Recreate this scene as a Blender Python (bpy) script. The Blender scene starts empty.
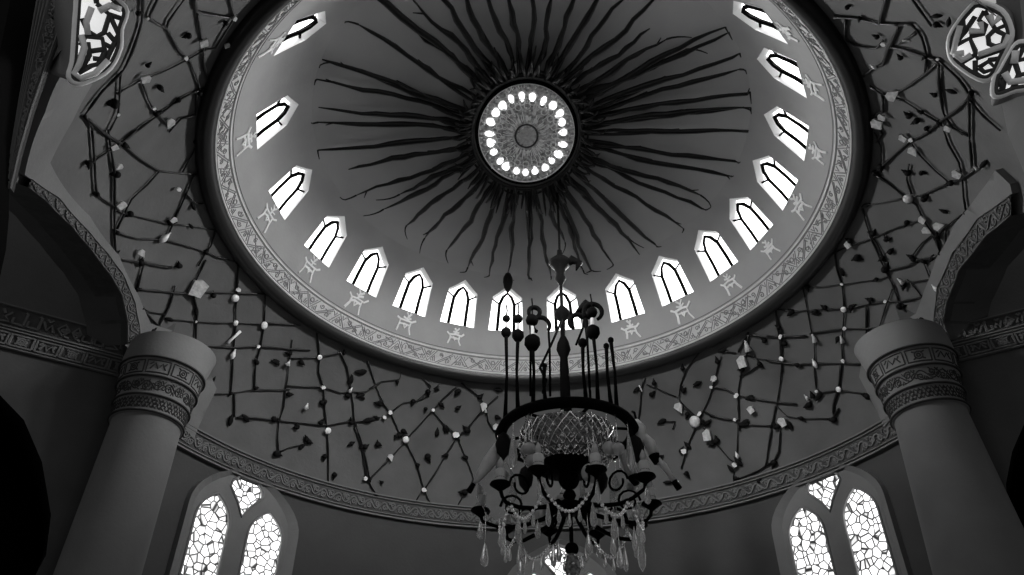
import bpy, bmesh, math, random
from mathutils import Vector, Matrix
from mathutils.geometry import delaunay_2d_cdt

PI = math.pi
COL = bpy.context.scene.collection
R_ = math.radians

# ------------------------------------------------------------------ camera
F, TH, ROLL = 780.0, 0.6574155, -0.0069813
CX, YC = -0.49168804, 15.21696
S_, C_ = math.sin(TH), math.cos(TH)
CAM = Vector((CX, -YC, 0.0))
FLOOR = -1.6


def ray(px, py):
    u2, v2 = px - 512.0, 287.5 - py
    cr, sr = math.cos(ROLL), math.sin(ROLL)
    u, w = u2 * cr + v2 * sr, -u2 * sr + v2 * cr
    return Vector((u, F * C_ - w * S_, F * S_ + w * C_)) / F


def on_plane(px, py, a, n):
    d = ray(px, py)
    return CAM + d * (n.dot(a - CAM) / n.dot(d))


def on_z(px, py, z):
    d = ray(px, py)
    return CAM + d * (z / d.z)


# vault that flares from the dome ring down to the frieze: radius by height
VAULT = [(11.45, 8.2), (11.3, 8.6), (10.85, 9.8), (10.55, 10.6), (10.15, 11.5), (9.6, 12.5), (9.0, 13.4), (8.45, 14.0)]


def lerp_table(tab, z):
    if z <= tab[0][1]:
        return tab[0][0]
    for (r0, z0), (r1, z1) in zip(tab, tab[1:]):
        if z <= z1:
            return r0 + (r1 - r0) * (z - z0) / (z1 - z0)
    return tab[-1][0]


def vault_r(z):
    return lerp_table(VAULT, z)


def on_revolve(px, py, rfun, t1=45.0, t0=4.0, n=1600):
    d = ray(px, py)
    last = None
    prev = None
    for i in range(n + 1):
        t = t0 + (t1 - t0) * i / n
        p = CAM + d * t
        g = math.hypot(p.x, p.y) - rfun(p.z)
        if prev is not None and prev[0] < 0 <= g:
            k = -prev[0] / (g - prev[0])
            last = CAM + d * (prev[1] + (t - prev[1]) * k)
        prev = (g, t)
    return last


def azz(p):
    return math.atan2(p.x, p.y), p.z


def pol(az, r, z):
    return Vector((r * math.sin(az), r * math.cos(az), z))


# ------------------------------------------------------------------ materials
def mat(name, col, rough=0.7, metal=0.0, bump=0.0, scale=6.0, var=0.0, spec=0.3, trans=0.0, bscale=None):
    m = bpy.data.materials.new(name)
    m.use_nodes = True
    nt = m.node_tree
    b = nt.nodes['Principled BSDF']
    c = (col, col, col, 1) if not isinstance(col, tuple) else (*col, 1)
    b.inputs['Base Color'].default_value = c
    b.inputs['Roughness'].default_value = rough
    b.inputs['Metallic'].default_value = metal
    b.inputs['Specular IOR Level'].default_value = spec
    if trans:
        b.inputs['Transmission Weight'].default_value = trans
    if bump or var:
        tc = nt.nodes.new('ShaderNodeTexCoord')
        nz = nt.nodes.new('ShaderNodeTexNoise')
        nz.inputs['Scale'].default_value = scale
        nz.inputs['Detail'].default_value = 6
        nt.links.new(tc.outputs['Object'], nz.inputs['Vector'])
        if var:
            mr = nt.nodes.new('ShaderNodeMapRange')
            mr.inputs['From Min'].default_value = 0.25
            mr.inputs['From Max'].default_value = 0.75
            mr.inputs['To Min'].default_value = c[0] * (1 - var)
            mr.inputs['To Max'].default_value = c[0] * (1 + var)
            nt.links.new(nz.outputs['Fac'], mr.inputs['Value'])
            cb = nt.nodes.new('ShaderNodeCombineColor')
            for k in range(3):
                nt.links.new(mr.outputs['Result'], cb.inputs[k])
            nt.links.new(cb.outputs['Color'], b.inputs['Base Color'])
        if bump:
            src = nz
            if bscale:
                src = nt.nodes.new('ShaderNodeTexNoise')
                src.inputs['Scale'].default_value = bscale
                src.inputs['Detail'].default_value = 4
                nt.links.new(tc.outputs['Object'], src.inputs['Vector'])
            bp = nt.nodes.new('ShaderNodeBump')
            bp.inputs['Strength'].default_value = bump
            bp.inputs['Distance'].default_value = 0.05
            nt.links.new(src.outputs['Fac'], bp.inputs['Height'])
            nt.links.new(bp.outputs['Normal'], b.inputs['Normal'])
    return m


def glow(name, strength):
    m = bpy.data.materials.new(name)
    m.use_nodes = True
    nt = m.node_tree
    b = nt.nodes['Principled BSDF']
    b.inputs['Base Color'].default_value = (0.8, 0.8, 0.8, 1)
    b.inputs['Emission Color'].default_value = (1, 1, 1, 1)
    b.inputs['Emission Strength'].default_value = strength
    return m


def pebble_glass(name, strength, scale, edge=0.05):
    """daylight through a window of small round glass pieces set in dark lead"""
    m = bpy.data.materials.new(name)
    m.use_nodes = True
    nt = m.node_tree
    b = nt.nodes['Principled BSDF']
    tc = nt.nodes.new('ShaderNodeTexCoord')
    v = nt.nodes.new('ShaderNodeTexVoronoi')
    v.feature = 'DISTANCE_TO_EDGE'
    v.inputs['Scale'].default_value = scale
    v.inputs['Randomness'].default_value = 0.85
    v2 = nt.nodes.new('ShaderNodeTexVoronoi')
    v2.inputs['Scale'].default_value = scale
    v2.inputs['Randomness'].default_value = 0.85
    for q in (v, v2):
        nt.links.new(tc.outputs['Object'], q.inputs['Vector'])
    r = nt.nodes.new('ShaderNodeMapRange')
    r.inputs['From Min'].default_value = edge * 0.35
    r.inputs['From Max'].default_value = edge * 1.5
    nt.links.new(v.outputs['Distance'], r.inputs['Value'])
    # per piece brightness
    sp = nt.nodes.new('ShaderNodeSeparateColor')
    nt.links.new(v2.outputs['Color'], sp.inputs['Color'])
    r2 = nt.nodes.new('ShaderNodeMapRange')
    r2.inputs['From Min'].default_value = 0.0
    r2.inputs['From Max'].default_value = 0.25
    r2.inputs['To Min'].default_value = 0.35
    r2.inputs['To Max'].default_value = 1.0
    nt.links.new(sp.outputs[0], r2.inputs['Value'])
    mu = nt.nodes.new('ShaderNodeMath')
    mu.operation = 'MULTIPLY'
    nt.links.new(r.outputs['Result'], mu.inputs[0])
    nt.links.new(r2.outputs['Result'], mu.inputs[1])
    r3 = nt.nodes.new('ShaderNodeMapRange')          # round off the corners of each piece
    r3.inputs['From Min'].default_value = 1.0
    r3.inputs['From Max'].default_value = 0.84
    nt.links.new(v2.outputs['Distance'], r3.inputs['Value'])
    mu3 = nt.nodes.new('ShaderNodeMath')
    mu3.operation = 'MULTIPLY'
    nt.links.new(mu.outputs[0], mu3.inputs[0])
    nt.links.new(r3.outputs['Result'], mu3.inputs[1])
    mu2 = nt.nodes.new('ShaderNodeMath')
    mu2.operation = 'MULTIPLY'
    mu2.inputs[1].default_value = strength
    nt.links.new(mu3.outputs[0], mu2.inputs[0])
    nt.links.new(mu2.outputs[0], b.inputs['Emission Strength'])
    b.inputs['Emission Color'].default_value = (1, 1, 1, 1)
    b.inputs['Base Color'].default_value = (0.05, 0.05, 0.05, 1)
    return m


M = {}
M['drum_plaster'] = mat('drum_plaster', 0.36, 0.85, bump=0.08, scale=1.3, var=0.06, bscale=10)
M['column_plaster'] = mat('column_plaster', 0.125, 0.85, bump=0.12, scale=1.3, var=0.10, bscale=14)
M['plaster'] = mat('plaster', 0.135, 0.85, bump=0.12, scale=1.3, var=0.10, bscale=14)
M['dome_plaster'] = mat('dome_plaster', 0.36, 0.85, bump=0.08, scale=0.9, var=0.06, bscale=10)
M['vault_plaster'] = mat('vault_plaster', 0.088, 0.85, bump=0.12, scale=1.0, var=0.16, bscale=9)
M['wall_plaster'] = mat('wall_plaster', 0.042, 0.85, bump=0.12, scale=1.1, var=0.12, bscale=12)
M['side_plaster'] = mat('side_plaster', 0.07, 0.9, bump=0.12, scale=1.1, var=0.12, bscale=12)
M['shade_black'] = mat('shade_black', 0.008, 0.95, bump=0.1, scale=2.0, spec=0.0)  # near-black that carries the shade of the left near pier and side recesses
M['band_stone'] = mat('band_stone', 0.50, 0.8, bump=0.3, scale=3.0, var=0.14, bscale=24)
M['carved_line'] = mat('carved_line', 0.17, 0.85)
M['deep_line'] = mat('deep_line', 0.02, 0.9)
M['frieze_ground'] = mat('frieze_ground', 0.05, 0.9, bump=0.2, scale=5, var=0.2)
M['frieze_relief'] = mat('frieze_relief', 0.12, 0.8)
M['side_relief'] = mat('side_relief', 0.10, 0.8)
M['rim_black'] = mat('rim_black', 0.012, 0.38, spec=0.4, bump=0.05, scale=3)
M['iron'] = mat('iron', 0.002, 0.7, spec=0.01, bump=0.15, scale=9)
M['ray_black'] = mat('ray_black', 0.004, 0.34, spec=0.22, bump=0.2, scale=7)
M['wire'] = mat('wire', 0.006, 0.45, spec=0.3)
M['bead'] = mat('bead', 0.006, 0.7, spec=0.08, bump=0.3, scale=20)
M['flake'] = mat('flake', 0.45, 0.35, bump=0.3, scale=12, var=0.3, spec=0.6)
M['flake_white'] = mat('flake_white', 0.7, 0.3, spec=0.7)
M['white_plaster'] = mat('white_plaster', 0.85, 0.75)
M['reveal'] = mat('reveal', 0.88, 0.8)
M['candle'] = mat('candle', 0.42, 0.5, var=0.15, scale=6)
M['glass'] = mat('glass', 0.8, 0.05, trans=0.75, spec=0.6)
M['clear_glass'] = mat('clear_glass', 0.92, 0.03, trans=1.0, spec=0.5)
M['clear_glass'].node_tree.nodes['Principled BSDF'].inputs['IOR'].default_value = 1.18
M['shade_glass'] = mat('shade_glass', 0.45, 0.2, trans=0.35, spec=0.6)
M['crystal_mesh'] = mat('crystal_mesh', 0.16, 0.2, metal=0.6, bump=1.0, scale=10, var=0.9, spec=0.8, bscale=22)
M['crystal_bead'] = mat('crystal_bead', 0.95, 0.12, metal=0.85, spec=0.8)
M['oculus_ground'] = mat('oculus_ground', 0.5, 0.6, bump=1.0, scale=9, var=0.85, bscale=18)
M['oculus_relief'] = mat('oculus_relief', 0.9, 0.5)
M['pane'] = glow('pane', 2.6)
M['petal_glow'] = glow('petal_glow', 2.0)
M['pebble'] = pebble_glass('pebble', 2.6, 4.3, 0.10)
M['tracery_pane'] = glow('tracery_pane', 0.62)
M['tracery_stone'] = mat('tracery_stone', 0.75, 0.6, bump=0.3, scale=8)
M['dark_tracery'] = mat('dark_tracery', 0.05, 0.7)
M['floor_stone'] = mat('floor_stone', 0.25, 0.5, bump=0.1, scale=1.0, var=0.15)


# ------------------------------------------------------------------ mesh builder
class MB:
    def __init__(self):
        self.v, self.f, self.mi, self.mats = [], [], [], []
        self.sm = []

    def m(self, name):
        if name not in self.mats:
            self.mats.append(name)
        return self.mats.index(name)

    def add(self, vs, fs, mname, smooth=True):
        b = len(self.v)
        k = self.m(mname)
        self.v.extend(tuple(p) for p in vs)
        for f in fs:
            self.f.append(tuple(b + i for i in f))
            self.mi.append(k)
            self.sm.append(smooth)

    def tube(self, path, rad, mname, seg=6, closed=False, caps=True, flat=1.0, up=None):
        pts = [Vector(p) for p in path]
        n = len(pts)
        if n < 2:
            return
        if not isinstance(rad, (list, tuple)):
            rad = [rad] * n
        vs, fs = [], []
        pn = None
        for i, p in enumerate(pts):
            a = pts[i - 1] if (i > 0 or closed) else p
            c = pts[(i + 1) % n] if (i < n - 1 or closed) else p
            t = (c - a)
            if t.length < 1e-9:
                t = Vector((0, 0, 1))
            t.normalize()
            if pn is None:
                h = up if up is not None else (Vector((0, 0, 1)) if abs(t.z) < 0.9 else Vector((1, 0, 0)))
                pn = (h - t * h.dot(t)).normalized()
            else:
                q = pn - t * pn.dot(t)
                if up is not None:
                    q = up - t * up.dot(t)
                pn = q.normalized() if q.length > 1e-6 else pn
            bn = t.cross(pn)
            for k in range(seg):
                an = 2 * PI * k / seg
                vs.append(p + (pn * math.cos(an) * flat + bn * math.sin(an)) * rad[i])
        for i in range(n if closed else n - 1):
            j = (i + 1) % n
            for k in range(seg):
                k2 = (k + 1) % seg
                fs.append((i * seg + k, i * seg + k2, j * seg + k2, j * seg + k))
        if caps and not closed:
            fs.append(tuple(range(seg - 1, -1, -1)))
            fs.append(tuple((n - 1) * seg + k for k in range(seg)))
        self.add(vs, fs, mname, seg > 4)

    def lathe(self, prof, mname, centre=(0, 0, 0), seg=24, a0=0.0, a1=2 * PI, frame=None, sx=1.0, sy=1.0):
        """prof: (radius, height) rows turned about the local Z axis"""
        c = Vector(centre)
        full = abs(a1 - a0 - 2 * PI) < 1e-6
        cols = seg if full else seg + 1
        vs, fs = [], []
        for r, z in prof:
            for k in range(cols):
                a = a0 + (a1 - a0) * k / seg
                q = Vector((r * math.sin(a) * sx, r * math.cos(a) * sy, z))
                if frame is not None:
                    q = frame @ q
                vs.append(c + q)
        for i in range(len(prof) - 1):
            for k in range(seg):
                k2 = (k + 1) % cols
                fs.append((i * cols + k, i * cols + k2, (i + 1) * cols + k2, (i + 1) * cols + k))
        self.add(vs, fs, mname)

    def ball(self, c, r, mname, seg=10, sz=1.0, frame=None):
        n = max(4, seg // 2)
        self.lathe([(r * math.sin(PI * i / n) + (1e-5 if i in (0, n) else 0), -r * sz * math.cos(PI * i / n)) for i in range(n + 1)], mname, c, seg, frame=frame)

    def box(self, c, size, mname, frame=None):
        c = Vector(c)
        vs = []
        for x in (-1, 1):
            for y in (-1, 1):
                for z in (-1, 1):
                    q = Vector((x * size[0] / 2, y * size[1] / 2, z * size[2] / 2))
                    if frame is not None:
                        q = frame @ q
                    vs.append(c + q)
        self.add(vs, [(0, 1, 3, 2), (4, 6, 7, 5), (0, 4, 5, 1), (2, 3, 7, 6), (0, 2, 6, 4), (1, 5, 7, 3)], mname, False)

    def prism(self, poly, fun, d0, d1, mname, side=None, cap0=True, cap1=True):
        """poly in (u, v); fun(u, v, d) -> point"""
        n = len(poly)
        vs = [fun(u, v, d0) for u, v in poly] + [fun(u, v, d1) for u, v in poly]
        self.add(vs, [(i, (i + 1) % n, n + (i + 1) % n, n + i) for i in range(n)], side or mname, False)
        if cap0:
            self.add(vs[:n], [tuple(range(n))], mname, False)
        if cap1:
            self.add(vs[n:], [tuple(range(n - 1, -1, -1))], mname, False)

    def build(self, name, parent=None, kind=None, label=None, cat=None, group=None, at=None):
        me = bpy.data.meshes.new(name)
        off = Vector(at) if at is not None else Vector((0, 0, 0))
        vs = self.v
        if parent is not None:
            w = parent
            acc = Vector((0, 0, 0))
            while w is not None:
                acc += w.location
                w = w.parent
            sub = acc + off if at is None else Vector(at)
        else:
            sub = off
            acc = Vector((0, 0, 0))
        me.from_pydata([(p[0] - sub.x, p[1] - sub.y, p[2] - sub.z) for p in vs], [], self.f)
        for q in self.mats:
            me.materials.append(M[q])
        me.polygons.foreach_set('material_index', self.mi)
        me.polygons.foreach_set('use_smooth', self.sm)
        me.update()
        bm = bmesh.new()
        bm.from_mesh(me)
        bmesh.ops.recalc_face_normals(bm, faces=bm.faces)
        bm.to_mesh(me)
        bm.free()
        o = bpy.data.objects.new(name, me)
        COL.objects.link(o)
        if parent is not None:
            o.parent = parent
            o.location = sub - acc
        else:
            o.location = off
        return tag(o, kind, label, cat, group)


def tag(o, kind=None, label=None, cat=None, group=None):
    for k, q in (('kind', kind), ('label', label), ('category', cat), ('group', group)):
        if q:
            o[k] = q
    return o


def empty(name, loc, **kw):
    o = bpy.data.objects.new(name, None)
    COL.objects.link(o)
    o.location = loc
    o.empty_display_size = 0.2
    return tag(o, **kw)


# ------------------------------------------------------------------ flat sheets with holes, lifted to a surface
def inside(p, poly):
    x, y = p
    r = False
    n = len(poly)
    for i in range(n):
        x0, y0 = poly[i]
        x1, y1 = poly[(i + 1) % n]
        if (y0 > y) != (y1 > y) and x < (x1 - x0) * (y - y0) / (y1 - y0) + x0:
            r = not r
    return r


def dense(poly, step, closed=True):
    out = []
    n = len(poly)
    for i in range(n if closed else n - 1):
        a, b = poly[i], poly[(i + 1) % n]
        k = max(1, int(math.dist(a, b) / step))
        for j in range(k):
            out.append((a[0] + (b[0] - a[0]) * j / k, a[1] + (b[1] - a[1]) * j / k))
    if not closed:
        out.append(poly[-1])
    return out


def sheet(mb, outer, holes, step, fun, mname):
    loops = [dense(outer, step)] + [dense(h, step) for h in holes]
    vs, es = [], []
    for lp in loops:
        b = len(vs)
        vs += [Vector(p) for p in lp]
        es += [(b + i, b + (i + 1) % len(lp)) for i in range(len(lp))]
    xs = [p[0] for p in outer]
    ys = [p[1] for p in outer]
    nx, ny = int((max(xs) - min(xs)) / step), int((max(ys) - min(ys)) / step)
    for i in range(1, nx):
        for j in range(1, ny):
            p = (min(xs) + (max(xs) - min(xs)) * (i + 0.5 * (j % 2)) / nx, min(ys) + (max(ys) - min(ys)) * j / ny)
            if inside(p, outer) and not any(inside(p, h) for h in holes):
                vs.append(Vector(p))
    r = delaunay_2d_cdt(vs, es, [], 0, 1e-5)
    ov, of = r[0], r[2]
    keep = []
    for f in of:
        c = (sum(ov[i].x for i in f) / len(f), sum(ov[i].y for i in f) / len(f))
        if inside(c, outer) and not any(inside(c, h) for h in holes):
            keep.append(tuple(f))
    mb.add([fun(p.x, p.y) for p in ov], keep, mname)


# ------------------------------------------------------------------ carved ornament, polylines in (u, v)
def spiral(cx, cy, r, turns, a0, sgn=1, n=14):
    return [(cx + r * (1 - 0.85 * i / n) * math.cos(a0 + sgn * turns * 2 * PI * i / n), cy + r * (1 - 0.85 * i / n) * math.sin(a0 + sgn * turns * 2 * PI * i / n)) for i in range(n + 1)]


def circ(cx, cy, r, n=12):
    return [(cx + r * math.cos(2 * PI * i / n), cy + r * math.sin(2 * PI * i / n)) for i in range(n + 1)]


def ornament(L, H, style, rng):
    out = []
    if style == 'diamond':
        w = H * 1.35
        k = max(1, round(L / w))
        w = L / k
        for i in range(k):
            u = i * w
            t = i % 4
            if t in (0, 2):
                out.append([(u, 0.05 * H), (u + w, 0.95 * H)])
                out.append([(u + 0.16 * w, 0.05 * H), (u + w, 0.80 * H)])
                if t == 0:
                    out.append([(u, 0.95 * H), (u + w, 0.05 * H)])
                out.append(spiral(u + 0.28 * w, 0.70 * H, 0.2 * H, 1.2, rng.random() * 6))
                out.append(spiral(u + 0.74 * w, 0.30 * H, 0.2 * H, 1.2, rng.random() * 6, -1))
            elif t == 1:
                out.append([(u, 0.95 * H), (u + 0.5 * w, 0.05 * H), (u + w, 0.95 * H)])
                out.append([(u + 0.17 * w, 0.9 * H), (u + 0.5 * w, 0.3 * H), (u + 0.83 * w, 0.9 * H)])
                out.append(circ(u + 0.5 * w, 0.68 * H, 0.15 * H))
                for q in range(3):
                    x = u + (0.06 + 0.1 * q) * w
                    out.append([(x, 0.1 * H), (x + 0.05 * w, (0.5 - 0.12 * q) * H)])
                    x = u + (0.94 - 0.1 * q) * w
                    out.append([(x, 0.1 * H), (x - 0.05 * w, (0.5 - 0.12 * q) * H)])
            else:
                out.append([(u, 0.05 * H), (u + 0.5 * w, 0.95 * H), (u + w, 0.05 * H)])
                out.append([(u + 0.2 * w, 0.1 * H), (u + 0.5 * w, 0.68 * H), (u + 0.8 * w, 0.1 * H)])
                out.append(spiral(u + 0.5 * w, 0.28 * H, 0.17 * H, 1.3, 1.0))
                out.append([(u + 0.05 * w, 0.9 * H), (u + 0.2 * w, 0.6 * H), (u + 0.3 * w, 0.9 * H)])
                out.append([(u + 0.7 * w, 0.9 * H), (u + 0.8 * w, 0.6 * H), (u + 0.95 * w, 0.9 * H)])
        for i in range(int(L / (H * 0.32))):
            x, y = rng.random() * L, (0.15 + 0.7 * rng.random()) * H
            a = rng.random() * PI
            d = 0.16 * H
            out.append([(x - d * math.cos(a), y - d * math.sin(a)), (x + 0.04 * H, y), (x + d * math.cos(a), y + d * math.sin(a))])
    elif style == 'vine':
        n = max(8, int(L / H * 10))
        out.append([(L * i / n, H * (0.5 + 0.28 * math.sin(2 * PI * (L * i / n) / (H * 1.5)))) for i in range(n + 1)])
        k = int(L / (H * 0.75))
        for i in range(k):
            u = (i + 0.5) * L / k
            sg = 1 if i % 2 == 0 else -1
            out.append(spiral(u, H * (0.5 - 0.12 * sg), H * 0.27, 1.5, rng.random() * 6, sg))
            x = u + H * 0.37
            out.append([(x - 0.1 * H, H * (0.5 + 0.38 * sg)), (x, H * (0.5 + 0.18 * sg)), (x + 0.12 * H, H * (0.5 + 0.40 * sg))])
    elif style == 'script':
        u = 0.1 * H
        while u < L - 0.4 * H:
            t = rng.randrange(5)
            w = H * (0.35 + 0.3 * rng.random())
            if t == 0:
                out.append([(u, 0.12 * H), (u, 0.85 * H), (u + 0.1 * H, 0.92 * H)])
                out.append([(u, 0.15 * H), (u + w, 0.18 * H), (u + w, 0.5 * H)])
            elif t == 1:
                out.append(spiral(u + w * 0.5, 0.4 * H, 0.26 * H, 1.1, 0))
                out.append([(u + w, 0.3 * H), (u + w * 1.1, 0.9 * H)])
            elif t == 2:
                out.append([(u, 0.75 * H), (u + w * 0.5, 0.45 * H), (u, 0.2 * H), (u + w, 0.15 * H)])
                out.append([(u + w * 0.6, 0.6 * H), (u + w * 0.9, 0.85 * H)])
            elif t == 3:
                out.append([(u, 0.2 * H), (u + w * 0.3, 0.6 * H), (u + w * 0.6, 0.25 * H), (u + w, 0.7 * H)])
                out.append([(u + w * 0.3, 0.9 * H), (u + w * 0.5, 0.74 * H), (u + w * 0.8, 0.88 * H)])
            else:
                out.append([(u, 0.5 * H), (u + w * 0.5, 0.85 * H), (u + w, 0.5 * H), (u + w * 0.5, 0.2 * H), (u, 0.5 * H)])
                out.append(spiral(u + w * 0.5, 0.5 * H, 0.14 * H, 1.2, 2.0))
                out.append([(u - 0.05 * H, 0.12 * H), (u + w * 0.3, 0.2 * H)])
            u += w + 0.14 * H
    elif style == 'panels':
        w = H * 1.5
        k = max(1, round(L / w))
        w = L / k
        for i in range(k):
            u = i * w
            g = 0.06 * w
            out.append([(u + g, 0.1 * H), (u + w - g, 0.1 * H), (u + w - g, 0.9 * H), (u + g, 0.9 * H), (u + g, 0.1 * H)])
            if i % 2:
                out.append(circ(u + w * 0.5, 0.5 * H, 0.24 * H))
                out.append(circ(u + w * 0.5, 0.5 * H, 0.1 * H, 8))
                for a in range(4):
                    an = a * PI / 2 + PI / 4
                    out.append([(u + w * 0.5 + 0.26 * H * math.cos(an), 0.5 * H + 0.26 * H * math.sin(an)), (u + w * 0.5 + 0.5 * H * math.cos(an), 0.5 * H + 0.36 * H * math.sin(an))])
            else:
                out.append([(u + 0.2 * w, 0.3 * H), (u + 0.35 * w, 0.7 * H), (u + 0.5 * w, 0.35 * H), (u + 0.62 * w, 0.72 * H), (u + 0.8 * w, 0.3 * H)])
                out.append([(u + 0.2 * w, 0.75 * H), (u + 0.3 * w, 0.55 * H)])
                out.append([(u + 0.7 * w, 0.78 * H), (u + 0.84 * w, 0.6 * H)])
    elif style == 'mesh':
        k = int(L / (H * 0.34))
        for i in range(k):
            u = i * L / k
            w = L / k
            for r in range(3):
                y = H * (0.08 + 0.3 * r)
                o2 = (r % 2) * w * 0.5
                out.append([(u + o2, y), (u + o2 + w * 0.5, y + 0.26 * H), (u + o2 + w, y), (u + o2 + w * 0.7, y - 0.0 * H)])
                if (i + r) % 2:
                    out.append(circ(u + o2 + w * 0.5, y + 0.1 * H, 0.06 * H, 6))
    return out


def carve(mb, lines, fun, wd, mname, step=0.12, lift=0.012):
    """lay each line on the surface fun(u, v, d) as a low raised ribbon"""
    for ln in lines:
        q = dense(ln, step, False)
        if len(q) < 2:
            continue
        vs, fs = [], []
        n = len(q)
        for i, (u, v) in enumerate(q):
            a, b = q[max(0, i - 1)], q[min(n - 1, i + 1)]
            tx, ty = b[0] - a[0], b[1] - a[1]
            l = math.hypot(tx, ty) or 1
            nx, ny = -ty / l * wd / 2, tx / l * wd / 2
            vs += [fun(u + nx, v + ny, 0.0), fun(u + nx * 0.7, v + ny * 0.7, lift), fun(u - nx * 0.7, v - ny * 0.7, lift), fun(u - nx, v - ny, 0.0)]
        for i in range(n - 1):
            for k in range(3):
                fs.append((i * 4 + k, i * 4 + k + 1, i * 4 + 4 + k + 1, i * 4 + 4 + k))
        fs += [(0, 1, 2, 3), tuple(4 * (n - 1) + k for k in (3, 2, 1, 0))]
        mb.add(vs, fs, mname, False)


DAY = 58.0
# ==================================================================== DOME
W_PX = [(300, 30), (276, 117), (295, 185), (328, 238), (370, 270), (415, 291), (461, 302), (507, 306), (562, 303), (622, 294),
        (669, 277), (713, 252), (748, 219), (777, 181), (799, 137), (790, 72), (763, 20)]
DRUM = [(8.02, 14.16), (7.80, 14.60), (7.76, 14.66), (7.62, 14.86), (7.50, 15.08), (7.36, 15.38), (7.08, 15.95), (6.78, 16.43), (6.62, 16.65), (6.47, 16.81), (6.32, 16.92), (6.16, 17.00)]


def drum_r(z):
    return lerp_table(DRUM, z)


def window_az(px, py):
    p = on_revolve(px, py, lambda z: drum_r(z) if z < 17.2 else 6.96, 40, 8)
    return p


mid = []
for (px, py) in W_PX:
    # meet the window circle of the drum
    best = None
    d = ray(px, py)
    for i in range(4000):
        t = 14 + 18 * i / 4000
        p = CAM + d * t
        e = abs(math.hypot(p.x, p.y) - drum_r(p.z)) + 0.25 * abs(p.z - 16.1)
        if best is None or e < best[0]:
            best = (e, p)
    mid.append(math.atan2(best[1].x, best[1].y))
WAZ = sorted(mid)
# tidy the spacing a little, and carry the ring on behind the frame's top edge
DOME_WIN = list(WAZ)
gap = (2 * PI - (WAZ[-1] - WAZ[0]))
k = max(1, round(gap / R_(16)))
EXTRA = [WAZ[-1] + gap * i / k for i in range(1, k)]
print('window azimuths', [round(math.degrees(a), 1) for a in WAZ], 'extra', len(EXTRA))

WZ0, WZS, WZ1 = 15.44, 16.48, 16.80
WB, WS = 0.60, 0.55                 # half widths at sill and shoulder
HOUSE = [(-WB, WZ0), (WB, WZ0), (WS, WZS), (0.0, WZ1), (-WS, WZS)]
RM = 7.2


def drum_pt(s, z, d=0.0):
    return pol(s / RM, drum_r(z) + d, z)


# drum sheet with window openings
mb = MB()
L0 = -PI * RM
holes = []
for a in DOME_WIN + EXTRA:
    s0 = ((a + PI) % (2 * PI) - PI) * RM
    holes.append([(s0 + x, z) for x, z in HOUSE])
outer = [(-PI * RM, 14.66), (PI * RM, 14.66), (PI * RM, 17.0), (-PI * RM, 17.0)]
sheet(mb, outer, holes, 0.2, drum_pt, 'drum_plaster')
# saucer above the drum
DOME = [(6.16, 17.00), (6.0, 17.06), (5.7, 17.13), (5.2, 17.215), (4.2, 17.35), (3.2, 17.45), (2.0, 17.52), (0.02, 17.55)]
mb.lathe(DOME, 'dome_plaster', seg=128)
for h in holes:
    mb.prism(h, drum_pt, 0.0, 0.30, 'reveal', cap0=False, cap1=False)
mb.build('ceiling', kind='structure', label='grey plaster dome over the hall with a ring of windows', at=(0, 0, 15))


def dome_z(r):
    for (r0, z0), (r1, z1) in zip(DOME, DOME[1:]):
        if r1 <= r <= r0:
            return z0 + (z1 - z0) * (r - r0) / (r1 - r0)
    return DOME[-1][1] if r < 1 else DOME[0][1]


ORD = 'first second third fourth fifth sixth seventh eighth ninth tenth eleventh twelfth thirteenth fourteenth fifteenth sixteenth seventeenth'.split()
for i, a in enumerate(DOME_WIN + EXTRA):
    def wp(s, z, d, a=a):
        return pol(a + s / RM, drum_r(z) + d, z)
    pm = MB()
    house = [(x * 1.02, z) for x, z in HOUSE]
    pm.add([wp(s, z, 0.24) for s, z in house], [(0, 1, 2, 3, 4)], 'pane', False)
    seen = i < len(DOME_WIN)
    lab = ('%s lit pointed window from the left around the base of the dome' % ORD[i]) if seen else 'lit pointed dome window beyond the top of the picture'
    w = pm.build('window_%d' % (i + 1), kind='structure', label=lab, at=pol(a, 7.2, 16.2))
    if seen:
        fm = MB()
        bw = 0.056
        up = pol(a, 1, 0)
        inner = [(-0.29, WZ0), (-0.27, WZS - 0.16), (-0.16, WZS + 0.06), (0.0, WZS + 0.17), (0.16, WZS + 0.06), (0.27, WZS - 0.16), (0.29, WZ0)]
        fm.tube([wp(s, z, 0.11) for s, z in dense(inner, 0.3, False)], bw, 'iron', seg=4, up=up)
        for sg in (-1, 1):
            fm.tube([wp(0.27 * sg, WZS - 0.16, 0.11), wp(0.55 * sg, WZS - 0.02, 0.13)], bw * 0.6, 'iron', seg=4, up=up)
        fm.build('window_bars', parent=w, label='dark iron bars of a three-light window')

# daylight falling in through the dome windows, slanting down as it comes from the sky
for a in DOME_WIN + EXTRA:
    ld = bpy.data.lights.new('daylight', 'AREA')
    ld.shape = 'RECTANGLE'
    ld.size, ld.size_y = 1.0, 1.1
    ld.energy = DAY
    ld.spread = R_(44)
    lo = bpy.data.objects.new('daylight', ld)
    COL.objects.link(lo)
    lo.location = pol(a, drum_r(16.05) + 0.04, 16.05)
    dirv = -pol(a, 1, 0) * math.cos(R_(17)) - Vector((0, 0, math.sin(R_(17))))
    lo.rotation_euler = dirv.to_track_quat('-Z', 'Y').to_euler()

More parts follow.
